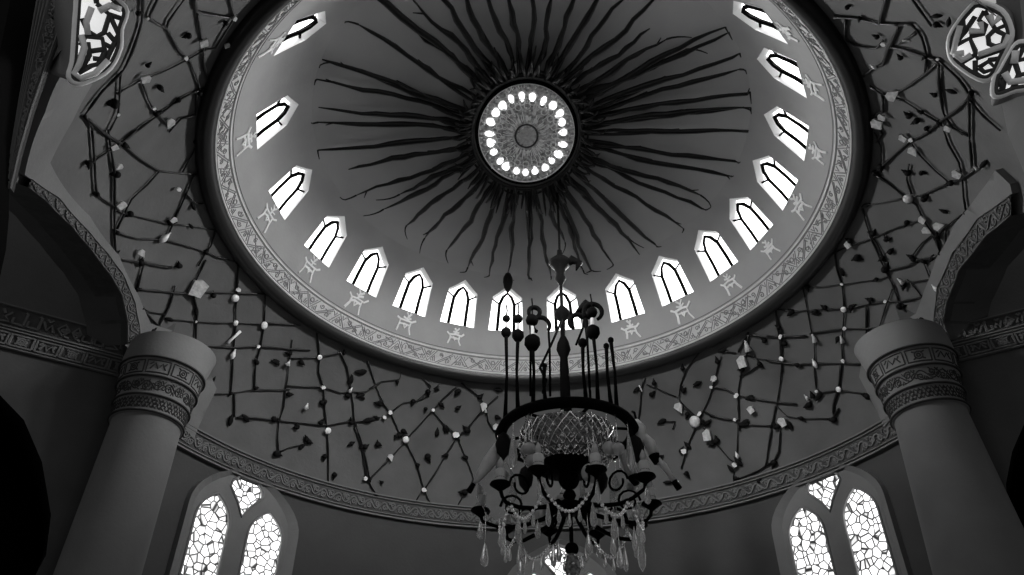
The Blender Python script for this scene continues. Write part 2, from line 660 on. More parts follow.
# white painted flower marks under the windows
MOTIF = [[(-0.33, 0.13), (-0.22, 0.06), (0.0, 0.07), (0.22, 0.06), (0.33, 0.14)], [(-0.20, -0.06), (-0.05, -0.03), (0.18, -0.06)],
         [(-0.20, 0.06), (-0.19, -0.10), (-0.23, -0.28)], [(0.16, 0.06), (0.18, -0.12), (0.26, -0.30)],
         [(-0.12, 0.17), (0.02, 0.13), (0.15, 0.17)], [(0.0, 0.07), (0.01, 0.22), (-0.08, 0.32)], [(0.01, 0.20), (0.10, 0.31)],
         [(-0.05, -0.03), (0.0, -0.14), (0.06, -0.04)]]
rng = random.Random(5)
for i, a in enumerate(DOME_WIN):
    if i in (7, 8):
        continue                       # behind the chandelier no mark shows
    def mp(u, v, d, a=a):
        z = 15.06 + v
        return pol(a + u / RM, drum_r(z) - 0.02 - d, z)
    mo = MB()
    lean = rng.uniform(-0.12, 0.12)
    sc = rng.uniform(0.85, 1.1)
    for ln in MOTIF:
        q = [(sc * (x + lean * y) + rng.uniform(-0.02, 0.02), sc * y + rng.uniform(-0.02, 0.02)) for x, y in ln]
        carve(mo, [q], mp, rng.uniform(0.05, 0.085), 'white_plaster', 0.1, 0.02)
    mo.build('flower_mark', label='white flower-shaped mark on the plaster under the %s lit dome window from the left' % ORD[i],
             cat='wall ornament', group='white flower marks under the dome windows', at=mp(0, 0, 0))

# ------------------------------------------------------------------ the carved ring
mb = MB()
mb.lathe([(8.06, 14.10), (8.02, 14.16), (7.80, 14.60), (7.76, 14.66)], 'band_stone', seg=180)
for r, z, t in ((8.03, 14.14, 0.03), (7.79, 14.62, 0.03), (7.74, 14.70, 0.018)):
    mb.tube([pol(2 * PI * i / 180, r, z) for i in range(180)], t, 'carved_line' if t < 0.025 else 'band_stone', seg=5, closed=True)
SL = math.hypot(0.22, 0.44)


def band_pt(u, v, d):
    k = v / SL
    return pol(u / 7.9, 8.02 - 0.22 * k - d * 0.89 - 0.003, 14.16 + 0.44 * k - d * 0.45)


rng = random.Random(11)
carve(mb, ornament(2 * PI * 7.9, SL * 0.86, 'diamond', rng), lambda u, v, d: band_pt(u - PI * 7.9, v + SL * 0.07, d), 0.032, 'carved_line', 0.2, 0.012)
carve(mb, [[(-PI * 7.9, SL * 0.06), (PI * 7.9, SL * 0.06)], [(-PI * 7.9, SL * 0.95), (PI * 7.9, SL * 0.95)]], band_pt, 0.02, 'carved_line', 0.25, 0.008)
mb.build('trim_1', kind='structure', label='carved stone ring of diamonds and scrolls around the dome base', at=(0, 0, 14.4))
mb = MB()
mb.lathe([(8.02, 14.17), (8.05, 14.02), (8.10, 13.92), (8.20, 13.86), (8.34, 13.86), (8.44, 13.93), (8.48, 14.03), (8.48, 14.2)], 'rim_black', seg=180)
mb.build('trim_2', kind='structure', label='black rounded rim edging the dome ring', at=(0, 0, 14))

# ==================================================================== VAULT with two side arches
ARCH_I = [(121, 345), (121, 322), (115, 295), (103, 275), (83, 249), (63, 225), (37, 199), (18, 184)]
ARCH_O = [(134, 340), (134, 328), (128.5, 302), (117, 275), (100, 252), (80, 229), (50, 195), (22, 176)]
CRE_L = [(213, 390), (200, 355), (167, 331), (146, 324), (133, 295), (113, 255), (83, 215), (60, 190), (42, 160), (64, 118), (84, 80)]
ARCH_I_R = [(957, 340), (950, 322), (954, 302), (967, 269), (994, 235), (1020, 214)]
ARCH_O_R = [(944, 340), (940, 318), (944, 287), (960, 252), (986, 216), (1020, 192)]
CRE_R = [(863, 378), (866, 358), (890, 330), (921, 314), (930, 290), (942, 258), (962, 222), (986, 192), (1003, 168)]


def vp(px, py):
    """a point of the photograph on the vault, as (azimuth, height)"""
    p = on_revolve(px, py, vault_r)
    return azz(p)


RV = 10.0


def vault_pt(s, z, d=0.0):
    return pol(s / RV, vault_r(z) - d, z)


left_edge = [vp(*q) for q in ARCH_I]
right_edge = [vp(*q) for q in ARCH_I_R]
print('arch L', [(round(math.degrees(a)), round(z, 2)) for a, z in left_edge])
print('arch R', [(round(math.degrees(a)), round(z, 2)) for a, z in right_edge])
LE = [(a * RV, z) for a, z in left_edge]
RE = [(a * RV, z) for a, z in right_edge]
NEAR = [(R_(122) * RV, 9.75)] + [(R_(a) * RV, z) for a, z in ((139, 9.6), (152, 9.6), (158, 11.0), (164, 12.5), (168, 14.0))]
outer = [(-R_(62) * RV, 9.75)] + [(-R_(76) * RV, 10.1)] + LE + [*[(-q[0], q[1]) for q in NEAR], *NEAR[::-1]] + RE[::-1] + [(R_(76) * RV, 10.1), (R_(62) * RV, 9.75)]
mb = MB()
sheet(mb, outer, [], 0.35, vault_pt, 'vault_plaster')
# thickness of the shell seen along the arch edges
for E in (LE, RE):
    e = dense(E, 0.2, False)
    vs = [vault_pt(s, z, 0.0) for s, z in e] + [vault_pt(s, z, -0.9) for s, z in e]
    n = len(e)
    mb.add(vs, [(i, i + 1, n + i + 1, n + i) for i in range(n - 1)], 'side_plaster')
mb.build('ceiling_vault', kind='structure', label='dark plaster vault flaring below the dome ring', at=(0, 0, 12))

# carved band and plain fascia along each side arch
for nm, I, O, CR, k in (('trim_3', ARCH_I, ARCH_O, CRE_L, 'left'), ('trim_4', ARCH_I_R, ARCH_O_R, CRE_R, 'right')):
    def resample(pts, n):
        q = [Vector((a * RV, z)) for a, z in [vp(*p) for p in pts]]
        ls = [0]
        for a, b in zip(q, q[1:]):
            ls.append(ls[-1] + (b - a).length)
        out = []
        for i in range(n):
            t = ls[-1] * i / (n - 1)
            for j in range(len(q) - 1):
                if t <= ls[j + 1] + 1e-9:
                    f = (t - ls[j]) / (ls[j + 1] - ls[j])
                    out.append(q[j].lerp(q[j + 1], f))
                    break
        return out, ls[-1]
    n = 60
    A, LA = resample(I, n)
    B, LB = resample(O, n)
    mb = MB()
    def strip_pt(u, v, d, A=A, B=B, LA=LA, n=n):
        x = max(0, min(0.99999, u / LA)) * (n - 1)
        i = int(x)
        p = A[i].lerp(A[i + 1], x - i).lerp(B[i].lerp(B[i + 1], x - i), v)
        return vault_pt(p.x, p.y, 0.16 + d)
    vs, fs = [], []
    for i in range(n):
        u = LA * i / (n - 1)
        q = strip_pt(u, 0, 0), strip_pt(u, 1, 0)
        vs += [vault_pt(A[i].x, A[i].y, -0.5), q[0], q[1], vault_pt(B[i].x, B[i].y, 0.0)]
    for i in range(n - 1):
        for j in range(3):
            fs.append((i * 4 + j, i * 4 + j + 1, i * 4 + 5 + j, i * 4 + 4 + j))
    mb.add(vs, fs, 'frieze_ground', False)
    wv = 0.36
    lines = ornament(LA, wv, 'vine', random.Random(3))
    carve(mb, [[(u, v / wv) for u, v in ln] for ln in lines], lambda u, v, d: strip_pt(u, v, d), 0.05, 'side_relief', 0.1, 0.03)
    carve(mb, [[(0, 0.03), (LA, 0.03)], [(0, 0.97), (LA, 0.97)]], lambda u, v, d: strip_pt(u, v, d), 0.06, 'side_relief', 0.2, 0.03)
    mb.build(nm, kind='structure', label='carved band along the edge of the %s-hand side arch' % k, at=vault_pt(A[n // 2].x, A[n // 2].y))
    # plain plaster fascia between the carved band and the vault
    poly = [(a * RV, z) for a, z in [vp(*p) for p in O]]
    cre = [(a * RV, z) for a, z in [vp(*p) for p in CR]]
    feet = [vp(*q) for q in ([(16, 172), (36, 108), (56, 62)] if k == 'left' else [(1018, 182)])]
    low = [(a * RV, z) for a, z in ([vp(150, 380), vp(190, 440)] if k == 'left' else [vp(925, 372), vp(888, 428)])]
    outl = poly + [(a * RV, z) for a, z in feet] + cre[::-1] + low[::-1]
    mb = MB()
    sheet(mb, outl, [], 0.22, lambda s, z: vault_pt(s, z, 0.14), 'plaster')
    e = dense(outl, 0.2)
    ne = len(e)
    mb.add([vault_pt(s, z, 0.14) for s, z in e] + [vault_pt(s, z, 0.0) for s, z in e], [(i, (i + 1) % ne, ne + (i + 1) % ne, ne + i) for i in range(ne)], 'plaster', False)
    mb.build('trim_5' if k == 'left' else 'trim_6', kind='structure', label='plain plaster band beside the %s-hand side arch' % k, at=vault_pt(*outl[0]))

# ==================================================================== FRONT WALL (curved) with three traceried windows
RW = 10.85


def apse(s, z, d=0.0):
    return pol(s / RW, RW + d, z)


def pointed(cx, hw, z0, zs, z1, n=8):
    """pointed arch outline, counter-clockwise from lower left"""
    out = [(cx - hw, z0), (cx + hw, z0), (cx + hw, zs)]
    h = z1 - zs
    for i in range(1, n):
        t = i / n
        a = t * PI / 3.6
        out.append((cx + hw * (1 - (1 - math.cos(a)) / (1 - math.cos(PI / 3.6))), zs + h * math.sin(a) / math.sin(PI / 3.6)))
    out.append((cx, z1))
    for i in range(n - 1, 0, -1):
        t = i / n
        a = t * PI / 3.6
        out.append((cx - hw * (1 - (1 - math.cos(a)) / (1 - math.cos(PI / 3.6))), zs + h * math.sin(a) / math.sin(PI / 3.6)))
    out.append((cx - hw, zs))
    return out


WIN_S = [(-9.55, 0.0), (1.2, -0.72), (10.15, 0.1)]
outs = [pointed(s, 1.90, 2.5, 8.40 + dz, 10.02 + dz) for s, dz in WIN_S]
inn = [pointed(s, 1.62, 2.5, 8.34 + dz, 9.90 + dz) for s, dz in WIN_S]
mb = MB()
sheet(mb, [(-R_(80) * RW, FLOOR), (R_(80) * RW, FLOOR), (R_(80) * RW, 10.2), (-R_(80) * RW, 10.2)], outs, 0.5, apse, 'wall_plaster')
for o, o2 in zip(outs, inn):
    n = len(o)
    vs = [apse(a, b, 0.03) for a, b in o] + [apse(a, b, -0.20) for a, b in o] + [apse(a, b, -0.04) for a, b in o2]
    mb.add(vs, [(r * n + i, r * n + (i + 1) % n, (r + 1) * n + (i + 1) % n, (r + 1) * n + i) for r in (0, 1) for i in range(n)], 'plaster', False)
mb.build('wall_front', kind='structure', label='curved plaster wall under the frieze', at=(0, 10.8, 5))
WN = len(DOME_WIN) + len(EXTRA)
LBL = ['tall traceried pebble-glass window at lower left beside the left column', 'traceried pebble-glass window behind the chandelier', 'tall traceried pebble-glass window at lower right beside the right column']
for i, ((s, dz), o) in enumerate(zip(WIN_S, outs)):
    lan = [pointed(s + c, 0.59, 2.7, 8.16 + dz, 8.97 + dz, 5) for c in (-0.9, 0.9)]
    lobe = [(s + x, 8.55 + y + dz) for x, y in ((0, 0), (0.22, 0.36), (0.58, 0.76), (0.54, 0.94), (0.34, 1.14), (0, 1.27), (-0.34, 1.14), (-0.54, 0.94), (-0.58, 0.76), (-0.22, 0.36))]
    mb = MB()
    sheet(mb, [(s + (a - s) * 1.03, b) for a, b in inn[i]], lan + [lobe], 0.35, lambda a, b: apse(a, b, -0.05), 'column_plaster')
    for h in lan + [lobe]:
        mb.prism(dense(h, 0.25), apse, -0.08, 0.16, 'plaster', side='drum_plaster', cap0=False, cap1=False)
        hh = dense(h, 0.25)
        mb.tube([apse(a, b, -0.06) for a, b in hh], 0.04, 'plaster', seg=6, closed=True)
    w = mb.build('window_%d' % (WN + 1 + i), kind='structure', label=LBL[i], at=apse(s, 8 + dz))
    for h in lan + [lobe]:
        pm = MB()
        sheet(pm, [(a, b) for a, b in h], [], 0.4, lambda a, b: apse(a, b, 0.08), 'pebble')
        pm.build('window_pane', parent=w, label='bright pane of round pebble glass', at=apse(s, 8 + dz))

# frieze
mb = MB()
Z0, Z1 = 9.66, 10.34
AZM = R_(78)


def frz(u, v, d):
    z = Z0 + v
    return pol(u / RW, (RW if z < 9.8 else vault_r(z)) - 0.10 - d, z)


n = 120
for (za, zb, dd, mn) in ((Z0, Z1, 0.0, 'frieze_ground'),):
    vs, fs = [], []
    rows = [(za, -0.3), (za, dd), (9.8, dd), ((9.8 + zb) / 2, dd), (zb, dd), (zb, -0.3)]
    for z, d in rows:
        for i in range(n + 1):
            vs.append(frz((-AZM + 2 * AZM * i / n) * RW, z - Z0, d))
    for r in range(len(rows) - 1):
        for i in range(n):
            fs.append((r * (n + 1) + i, r * (n + 1) + i + 1, (r + 1) * (n + 1) + i + 1, (r + 1) * (n + 1) + i))
    mb.add(vs, fs, mn)
LF = 2 * AZM * RW
carve(mb, ornament(LF, 0.36, 'vine', random.Random(8)), lambda u, v, d: frz(u - LF / 2, v + 0.15, d), 0.055, 'frieze_relief', 0.1, 0.04)
for v, w in ((0.03, 0.06), (0.12, 0.035), (0.55, 0.035), (0.64, 0.06)):
    carve(mb, [[(-LF / 2, v), (LF / 2, v)]], frz, w, 'frieze_relief', 0.3, 0.05)
mb.build('trim_7', kind='structure', label='carved scroll frieze around the front wall above the windows', at=(0, 10.7, 10))

# ==================================================================== SIDE BAYS
PHI = R_(60)


def side_bay(sg, apx, z0, name, tname, dark_px, frieze_px, num):
    d = ray(*apx)
    A = CAM + d * (z0 / d.z)
    D = Vector((sg * math.sin(PHI), -math.cos(PHI), 0))
    N = Vector((-sg * -math.cos(PHI), 0, 0))
    N = Vector((sg * math.cos(PHI), math.sin(PHI), 0))      # away from the hall
    A = A + N * 1.7
    def pt(t, z, dd=0.0):
        return Vector((A.x, A.y, 0)) + D * t + Vector((0, 0, z)) + N * dd
    def to(px, py, back=0.0):
        p = on_plane(px, py, A + N * back, N)
        return ((p - A).dot(D), p.z)
    dk = [to(*q) for q in dark_px]
    mb = MB()
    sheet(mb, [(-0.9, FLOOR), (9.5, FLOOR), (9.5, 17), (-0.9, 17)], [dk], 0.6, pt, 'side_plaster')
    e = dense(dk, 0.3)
    mb.prism(e, pt, 0.0, 3.5, 'shade_black', cap0=False, cap1=True)  # recess coloured black in place of the shade inside it
    mb.build(name, kind='structure', label='shadowed side wall behind the %s-hand column' % ('left' if sg < 0 else 'right'), at=pt(3, 8))
    # two carved bands
    tops = [[to(*q) for q in row] for row in frieze_px]
    zs = [sum(z for _, z in row) / len(row) for row in tops]
    print(name, 'band heights', [[(round(t, 2), round(z, 2)) for t, z in row] for row in tops])
    mb = MB()
    za, zm, zb = zs[2], zs[1], zs[0]
    mb.prism([(-0.85, za), (9.3, za), (9.3, zb), (-0.85, zb)], pt, -0.06, 0.02, 'frieze_ground')
    f1 = lambda u, v, dd: pt(u - 0.8, zm + 0.12 * (zb - zm) + v, -0.061 - dd)
    f2 = lambda u, v, dd: pt(u - 0.8, za + 0.14 * (zm - za) + v, -0.061 - dd)
    carve(mb, ornament(10, (zb - zm) * 0.74, 'script', random.Random(21 + num)), f1, 0.075, 'side_relief', 0.12, 0.04)
    carve(mb, ornament(10, (zm - za) * 0.70, 'panels', random.Random(22 + num)), f2, 0.065, 'side_relief', 0.12, 0.04)
    for z in (za + 0.03, zm - 0.04, zm + 0.04, zb - 0.03):
        carve(mb, [[(-0.8, z), (9.2, z)]], lambda u, v, dd: pt(u, v, -0.061 - dd), 0.05, 'side_relief', 0.4, 0.05)
    mb.build(tname, kind='structure', label='double carved band on the %s-hand side wall' % ('left' if sg < 0 else 'right'), at=pt(2, zm))
    return pt


side_bay(-1, (133, 335), 10.4, 'wall_left', 'trim_8',
         [(-60, 590), (-60, 380), (-25, 384), (0, 395), (24, 420), (42, 462), (51, 515), (46, 555), (34, 578), (30, 590)],
         [[(2, 306), (110, 330.5)], [(2, 331), (112, 354)], [(2, 353), (112, 373)]], 1)
side_bay(1, (948, 320), 10.4, 'wall_right', 'trim_9',
         [(1085, 600), (1030, 588), (1016, 556), (1008, 520), (1006, 484), (1012, 452), (1024, 424), (1046, 400), (1090, 385)],
         [[(966, 322), (1020, 313)], [(966, 341), (1020, 331)], [(966, 361), (1020, 349)]], 2)

# near entrance arch: carved strip and piers at both sides, the left one's shade painted black
NY = -8.3


def near_arch(sg, outer_px, inner_px, tname, wname, pier_px, pmat):
    P0, N = Vector((0, NY, 0)), Vector((0, 1, 0))
    if outer_px:
        O = [on_plane(*q, P0, N) for q in outer_px]
        I = [on_plane(*q, P0, N) for q in inner_px]
        mb = MB()
        n = len(O)
        vs = []
        for a, b in zip(O, I):
            vs += [a, b, a + Vector((0, 0.05, 0))]
        mb.add(vs, [f for i in range(n - 1) for f in ((i * 3, i * 3 + 1, i * 3 + 4, i * 3 + 3), (i * 3, i * 3 + 3, i * 3 + 5, i * 3 + 2))], 'frieze_ground', False)
        ls = [0]
        for a, b in zip(O, O[1:]):
            ls.append(ls[-1] + (b - a).length)
        def sp(u, v, d):
            u = max(0, min(ls[-1] - 1e-4, u))
            for j in range(n - 1):
                if u <= ls[j + 1]:
                    f = (u - ls[j]) / (ls[j + 1] - ls[j])
                    p = O[j].lerp(O[j + 1], f).lerp(I[j].lerp(I[j + 1], f), v)
                    return p + Vector((0, -0.002 - d, 0))
        w = 0.45
        lines = ornament(ls[-1], w, 'vine', random.Random(4)) + ornament(ls[-1], w, 'script', random.Random(5))
        carve(mb, [[(u, 0.1 + 0.5 * v / w) for u, v in ln] for ln in lines], sp, 0.05, 'frieze_relief', 0.1, 0.03)
        for v in (0.03, 0.66, 0.76, 0.86, 0.96):
            carve(mb, [[(0, v), (ls[-1], v)]], sp, 0.045, 'frieze_relief', 0.3, 0.04)
        mb.build(tname, kind='structure', label='carved strip on the %s-hand edge of the near arch' % ('left' if sg < 0 else 'right'), at=O[n // 2])
    mb = MB()
    I = [on_plane(*q, P0, N) for q in pier_px]
    poly = [(p.x, p.z) for p in I]
    far = sg * 16.0
    poly = poly + [(far, I[-1].z), (far, I[0].z)]
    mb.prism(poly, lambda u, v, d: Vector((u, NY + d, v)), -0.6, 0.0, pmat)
    mb.build(wname, kind='structure', label='near pier at the left-hand edge with its shade coloured black' if sg < 0 else 'plain grey pier at the upper right edge', at=I[len(I) // 2])


near_arch(-1, [(105, -60), (72, 0), (52, 55), (33, 110), (20, 155), (12, 190)],
          [(66, -60), (37, 0), (29, 48), (20, 100), (12, 150), (6, 190)], 'trim_10', 'wall_near_left',
          [(135, -260), (66, -60), (37, 0), (29, 48), (20, 100), (12, 150), (9, 192), (9, 217), (6, 250), (0, 277), (-22, 330), (-50, 420), (-85, 560), (-120, 700)], 'shade_black')
near_arch(1, None, None, None, 'wall_near_right', [(935, -260), (988, -70), (996, 0), (1001, 60), (1001, 100), (1008, 135), (1024, 172), (1050, 215), (1085, 290), (1120, 400), (1150, 560), (1185, 720)], 'plaster')

# ==================================================================== COLUMNS
def column(cx, cy, label, name, seed, foot):
    mb = MB()
    zb = 8.66
    mb.lathe([(1.2, FLOOR), (1.2, FLOOR + 0.3), (0.98, FLOOR + 0.5), (foot + 0.02, 2.0), (foot, 4.5), (foot * 0.5 + 0.39, 6.5), (0.78, zb - 0.06), (0.78, zb)], 'column_plaster', (cx, cy, 0), 64)
    shaft = mb.build(name, kind='structure', label=label, at=(cx, cy, 0))
    prof = [(0.78, zb), (0.84, zb + 0.02), (0.84, zb + 0.06), (0.82, zb + 0.09), (0.85, zb + 0.42), (0.88, zb + 0.45), (0.86, zb + 0.48), (0.90, zb + 0.88), (0.94, zb + 0.91), (0.92, zb + 0.94), (0.97, zb + 1.36), (1.01, zb + 1.39), (0.98, zb + 1.43)]
    cap = MB()
    cap.lathe(prof, 'column_plaster', (cx, cy, 0), 72)
    def surf(z):
        for (r0, z0), (r1, z1) in zip(prof, prof[1:]):
            if z0 <= z <= z1 and z1 > z0:
                return r0 + (r1 - r0) * (z - z0) / (z1 - z0)
        return 1.0
    for z0, z1, st, wd in ((zb + 0.11, zb + 0.40, 'mesh', 0.026), (zb + 0.50, zb + 0.86, 'vine', 0.03), (zb + 0.96, zb + 1.34, 'panels', 0.034)):
        L = 2 * PI * 0.95
        def cp(u, v, d, z0=z0):
            z = z0 + v
            return Vector((cx, cy, 0)) + pol(u / 0.95, surf(z) + 0.002 + d, z)
        carve(cap, ornament(L, z1 - z0, st, random.Random(seed)), cp, wd, 'deep_line', 0.08, 0.012)
        if st == 'vine':
            carve(cap, ornament(L, z1 - z0, 'script', random.Random(seed + 1)), cp, wd * 0.8, 'deep_line', 0.08, 0.012)
    for z in (zb + 0.04, zb + 0.445, zb + 0.905, zb + 1.385):
        cap.tube([Vector((cx, cy, 0)) + pol(2 * PI * i / 64, surf(z) + 0.004, z) for i in range(64)], 0.028, 'deep_line', seg=6, closed=True)
    cap.build('capital', parent=shaft, label='flaring capital carved in three bands', at=(cx, cy, zb))
    im = MB()
    az = math.atan2(cx, cy)
    rows = []
    out = pol(az, 1, 0)
    z0 = zb + 1.42
    for k in range(9):
        t = k / 8
        r = 0.99 + 0.07 * t ** 0.9
        c = Vector((cx, cy, z0 + 0.85 * t)) + (Vector((math.copysign(0.06, cx), 0.30, 0))) * (t ** 1.4)
        rows.append((c, r))
    seg = 48
    vs = [c + pol(2 * PI * i / seg, r, 0) for c, r in rows for i in range(seg)]
    im.add(vs, [(k * seg + i, k * seg + (i + 1) % seg, (k + 1) * seg + (i + 1) % seg, (k + 1) * seg + i) for k in range(8) for i in range(seg)], 'column_plaster')
    im.build('impost', parent=shaft, label='plain flaring block that carries the arch', at=(cx, cy, z0))


column(-9.18, 1.56, 'round plaster column at left with a carved capital', 'column_left', 31, 0.84)
column(9.18, 0.82, 'round plaster column at right with a carved capital', 'column_right', 33, 1.02)

# floor
mb = MB()
mb.add([(-17, -16.5, FLOOR), (17, -16.5, FLOOR), (17, 13, FLOOR), (-17, 13, FLOOR)], [(0, 1, 2, 3)], 'floor_stone', False)
mb.build('floor', kind='structure')

#@@PART2@@
# ==================================================================== OCULUS and its sunburst of dark rays
OX, OY, OZ = -0.10, 0.09, 17.44
RX, RY = 1.47, 1.96


def oc(a, k, z=0.0):
    return Vector((OX + RX * k * math.sin(a), OY + RY * k * math.cos(a), OZ + z))


ocu = empty('oculus_skylight', (OX, OY, OZ), label='oval skylight medallion of filigree and bright lights at the top of the dome', cat='skylight')
mb = MB()
seg = 96
rings = [(0.0, -0.02), (0.16, -0.05), (0.5, -0.02), (0.9, 0.0), (0.96, 0.0)]
vs = [oc(2 * PI * i / seg, max(k, 1e-4), z) for k, z in rings for i in range(seg)]
mb.add(vs, [(r * seg + i, r * seg + (i + 1) % seg, (r + 1) * seg + (i + 1) % seg, (r + 1) * seg + i) for r in range(len(rings) - 1) for i in range(seg)], 'oculus_ground')
rng = random.Random(77)
for i in range(150):                   # radial filigree
    a = 2 * PI * i / 150 + rng.uniform(-0.015, 0.015)
    k0 = rng.choice([0.25, 0.27, 0.3, 0.42, 0.88])
    k1 = {0.25: 0.45, 0.27: 0.40, 0.3: 0.36, 0.42: 0.58, 0.88: 0.95}[k0] + rng.uniform(-0.03, 0.03)
    mb.tube([oc(a, k0, -0.03), oc(a + rng.uniform(-0.03, 0.03), (k0 + k1) / 2, -0.05), oc(a, k1, -0.03)], 0.014, 'oculus_relief', seg=4)
for i in range(40):
    a = 2 * PI * i / 40
    k = 0.56 + 0.08 * (i % 2)
    mb.tube([oc(a, k, -0.03) + Vector((0.09 * math.cos(q * PI / 4), 0.11 * math.sin(q * PI / 4), -0.01)) for q in range(8)], 0.016, 'oculus_relief', seg=4, closed=True)
for i in range(120):
    a, k = rng.uniform(0, 2 * PI), rng.choice([0.90, 0.93, 0.87, 0.5, 0.6, 0.66])
    mb.ball(oc(a, k + rng.uniform(-0.03, 0.03), -0.03), rng.uniform(0.02, 0.045), 'oculus_relief', 6)
mb.build('filigree_disc', parent=ocu)
mb = MB()
mb.tube([oc(2 * PI * i / 96, 0.985, -0.02) for i in range(96)], 0.055, 'iron', seg=8, closed=True)
mb.tube([oc(2 * PI * i / 96, 0.95, -0.03) for i in range(96)], 0.02, 'oculus_relief', seg=6, closed=True)
mb.build('rim', parent=ocu, label='dark rim with a thin pale bead')
mb = MB()
mb.tube([oc(2 * PI * i / 60, 0.22, -0.03) for i in range(60)], 0.035, 'dark_tracery', seg=6, closed=True)
vs = [oc(2 * PI * i / 40, max(k, 1e-4), z) for k, z in ((0.0, -0.08), (0.10, -0.075), (0.15, -0.06), (0.18, -0.03)) for i in range(40)]
mb.add(vs, [(r * 40 + i, r * 40 + (i + 1) % 40, (r + 1) * 40 + (i + 1) % 40, (r + 1) * 40 + i) for r in range(3) for i in range(40)], 'flake')
mb.build('boss', parent=ocu, label='plain grey round boss at the centre')
rng = random.Random(9)
for i in range(23):
    a = 2 * PI * (i + rng.uniform(-0.12, 0.12)) / 23
    w, h = rng.uniform(0.045, 0.075), rng.uniform(0.07, 0.10)
    kk = 0.735 + rng.uniform(-0.02, 0.02)
    pm = MB()
    n = 14
    sq = rng.choice([0.0, 0.0, 0.35])
    base = []
    for q in range(n):
        t = 2 * PI * q / n
        fx = w * math.cos(t) * (1 + sq * math.sin(t))
        base.append((a + fx / kk * 1.05, kk + h * math.sin(t)))
    pm.add([oc(x, y, -0.02) for x, y in base] + [oc(x, y, -0.035) for x, y in base] + [oc(a, kk, -0.045)],
           [(q, (q + 1) % n, n + (q + 1) % n, n + q) for q in range(n)] + [(n + q, n + (q + 1) % n, 2 * n) for q in range(n)], 'petal_glow')
    pm.build('petal_light', parent=ocu, label='bright white petal-shaped opening' if i == 0 else None)

sun = empty('sunburst_ornament', (OX, OY, 17.3), label='black sunburst of thin branching rays spreading over the dome from the skylight', cat='ceiling ornament')
TIPS = [(300, -16), (359, 22), (328, 33), (333, 60), (318, 77), (319, 105), (319, 120), (318, 148), (349, 167), (357, 193), (384, 207), (400, 192),
        (407, 223), (425, 236), (447, 248), (468, 265), (489, 280), (508, 270), (531, 300), (551, 274), (565, 240), (583, 268), (596, 280), (613, 262), (627, 234), (640, 256), (662, 252),
        (684, 229), (714, 215), (700, 193), (742, 180), (750, 166), (767, 135), (742, 105), (766, 92), (739, 67), (749, 50), (725, 23), (724, 10), (715, -20)]
DZ = lambda r: dome_z(r) if r < DOME[0][0] else drum_r and DOME[0][1]


def dome_hit(px, py):
    d = ray(px, py)
    best = None
    for i in range(1200):
        t = 16 + 16 * i / 1200
        p = CAM + d * t
        r = math.hypot(p.x, p.y)
        e = abs(p.z - dome_z(r)) if r <= DOME[0][0] else abs(r - drum_r(p.z)) + 0.3
        if best is None or e < best[0]:
            best = (e, p)
    return best[1]


def on_dome(x, y, drop):
    r = math.hypot(x, y)
    if r > DOME[0][0] - 0.02:
        x, y = x * (DOME[0][0] - 0.02) / r, y * (DOME[0][0] - 0.02) / r
        r = DOME[0][0] - 0.02
    return Vector((x, y, dome_z(r) - drop))


rng = random.Random(41)
tips = []
for q in TIPS:
    p = dome_hit(*q)
    tips.append((math.atan2((p.x - OX) / RX, (p.y - OY) / RY), p.x, p.y, q))
angs = sorted(t[0] for t in tips)
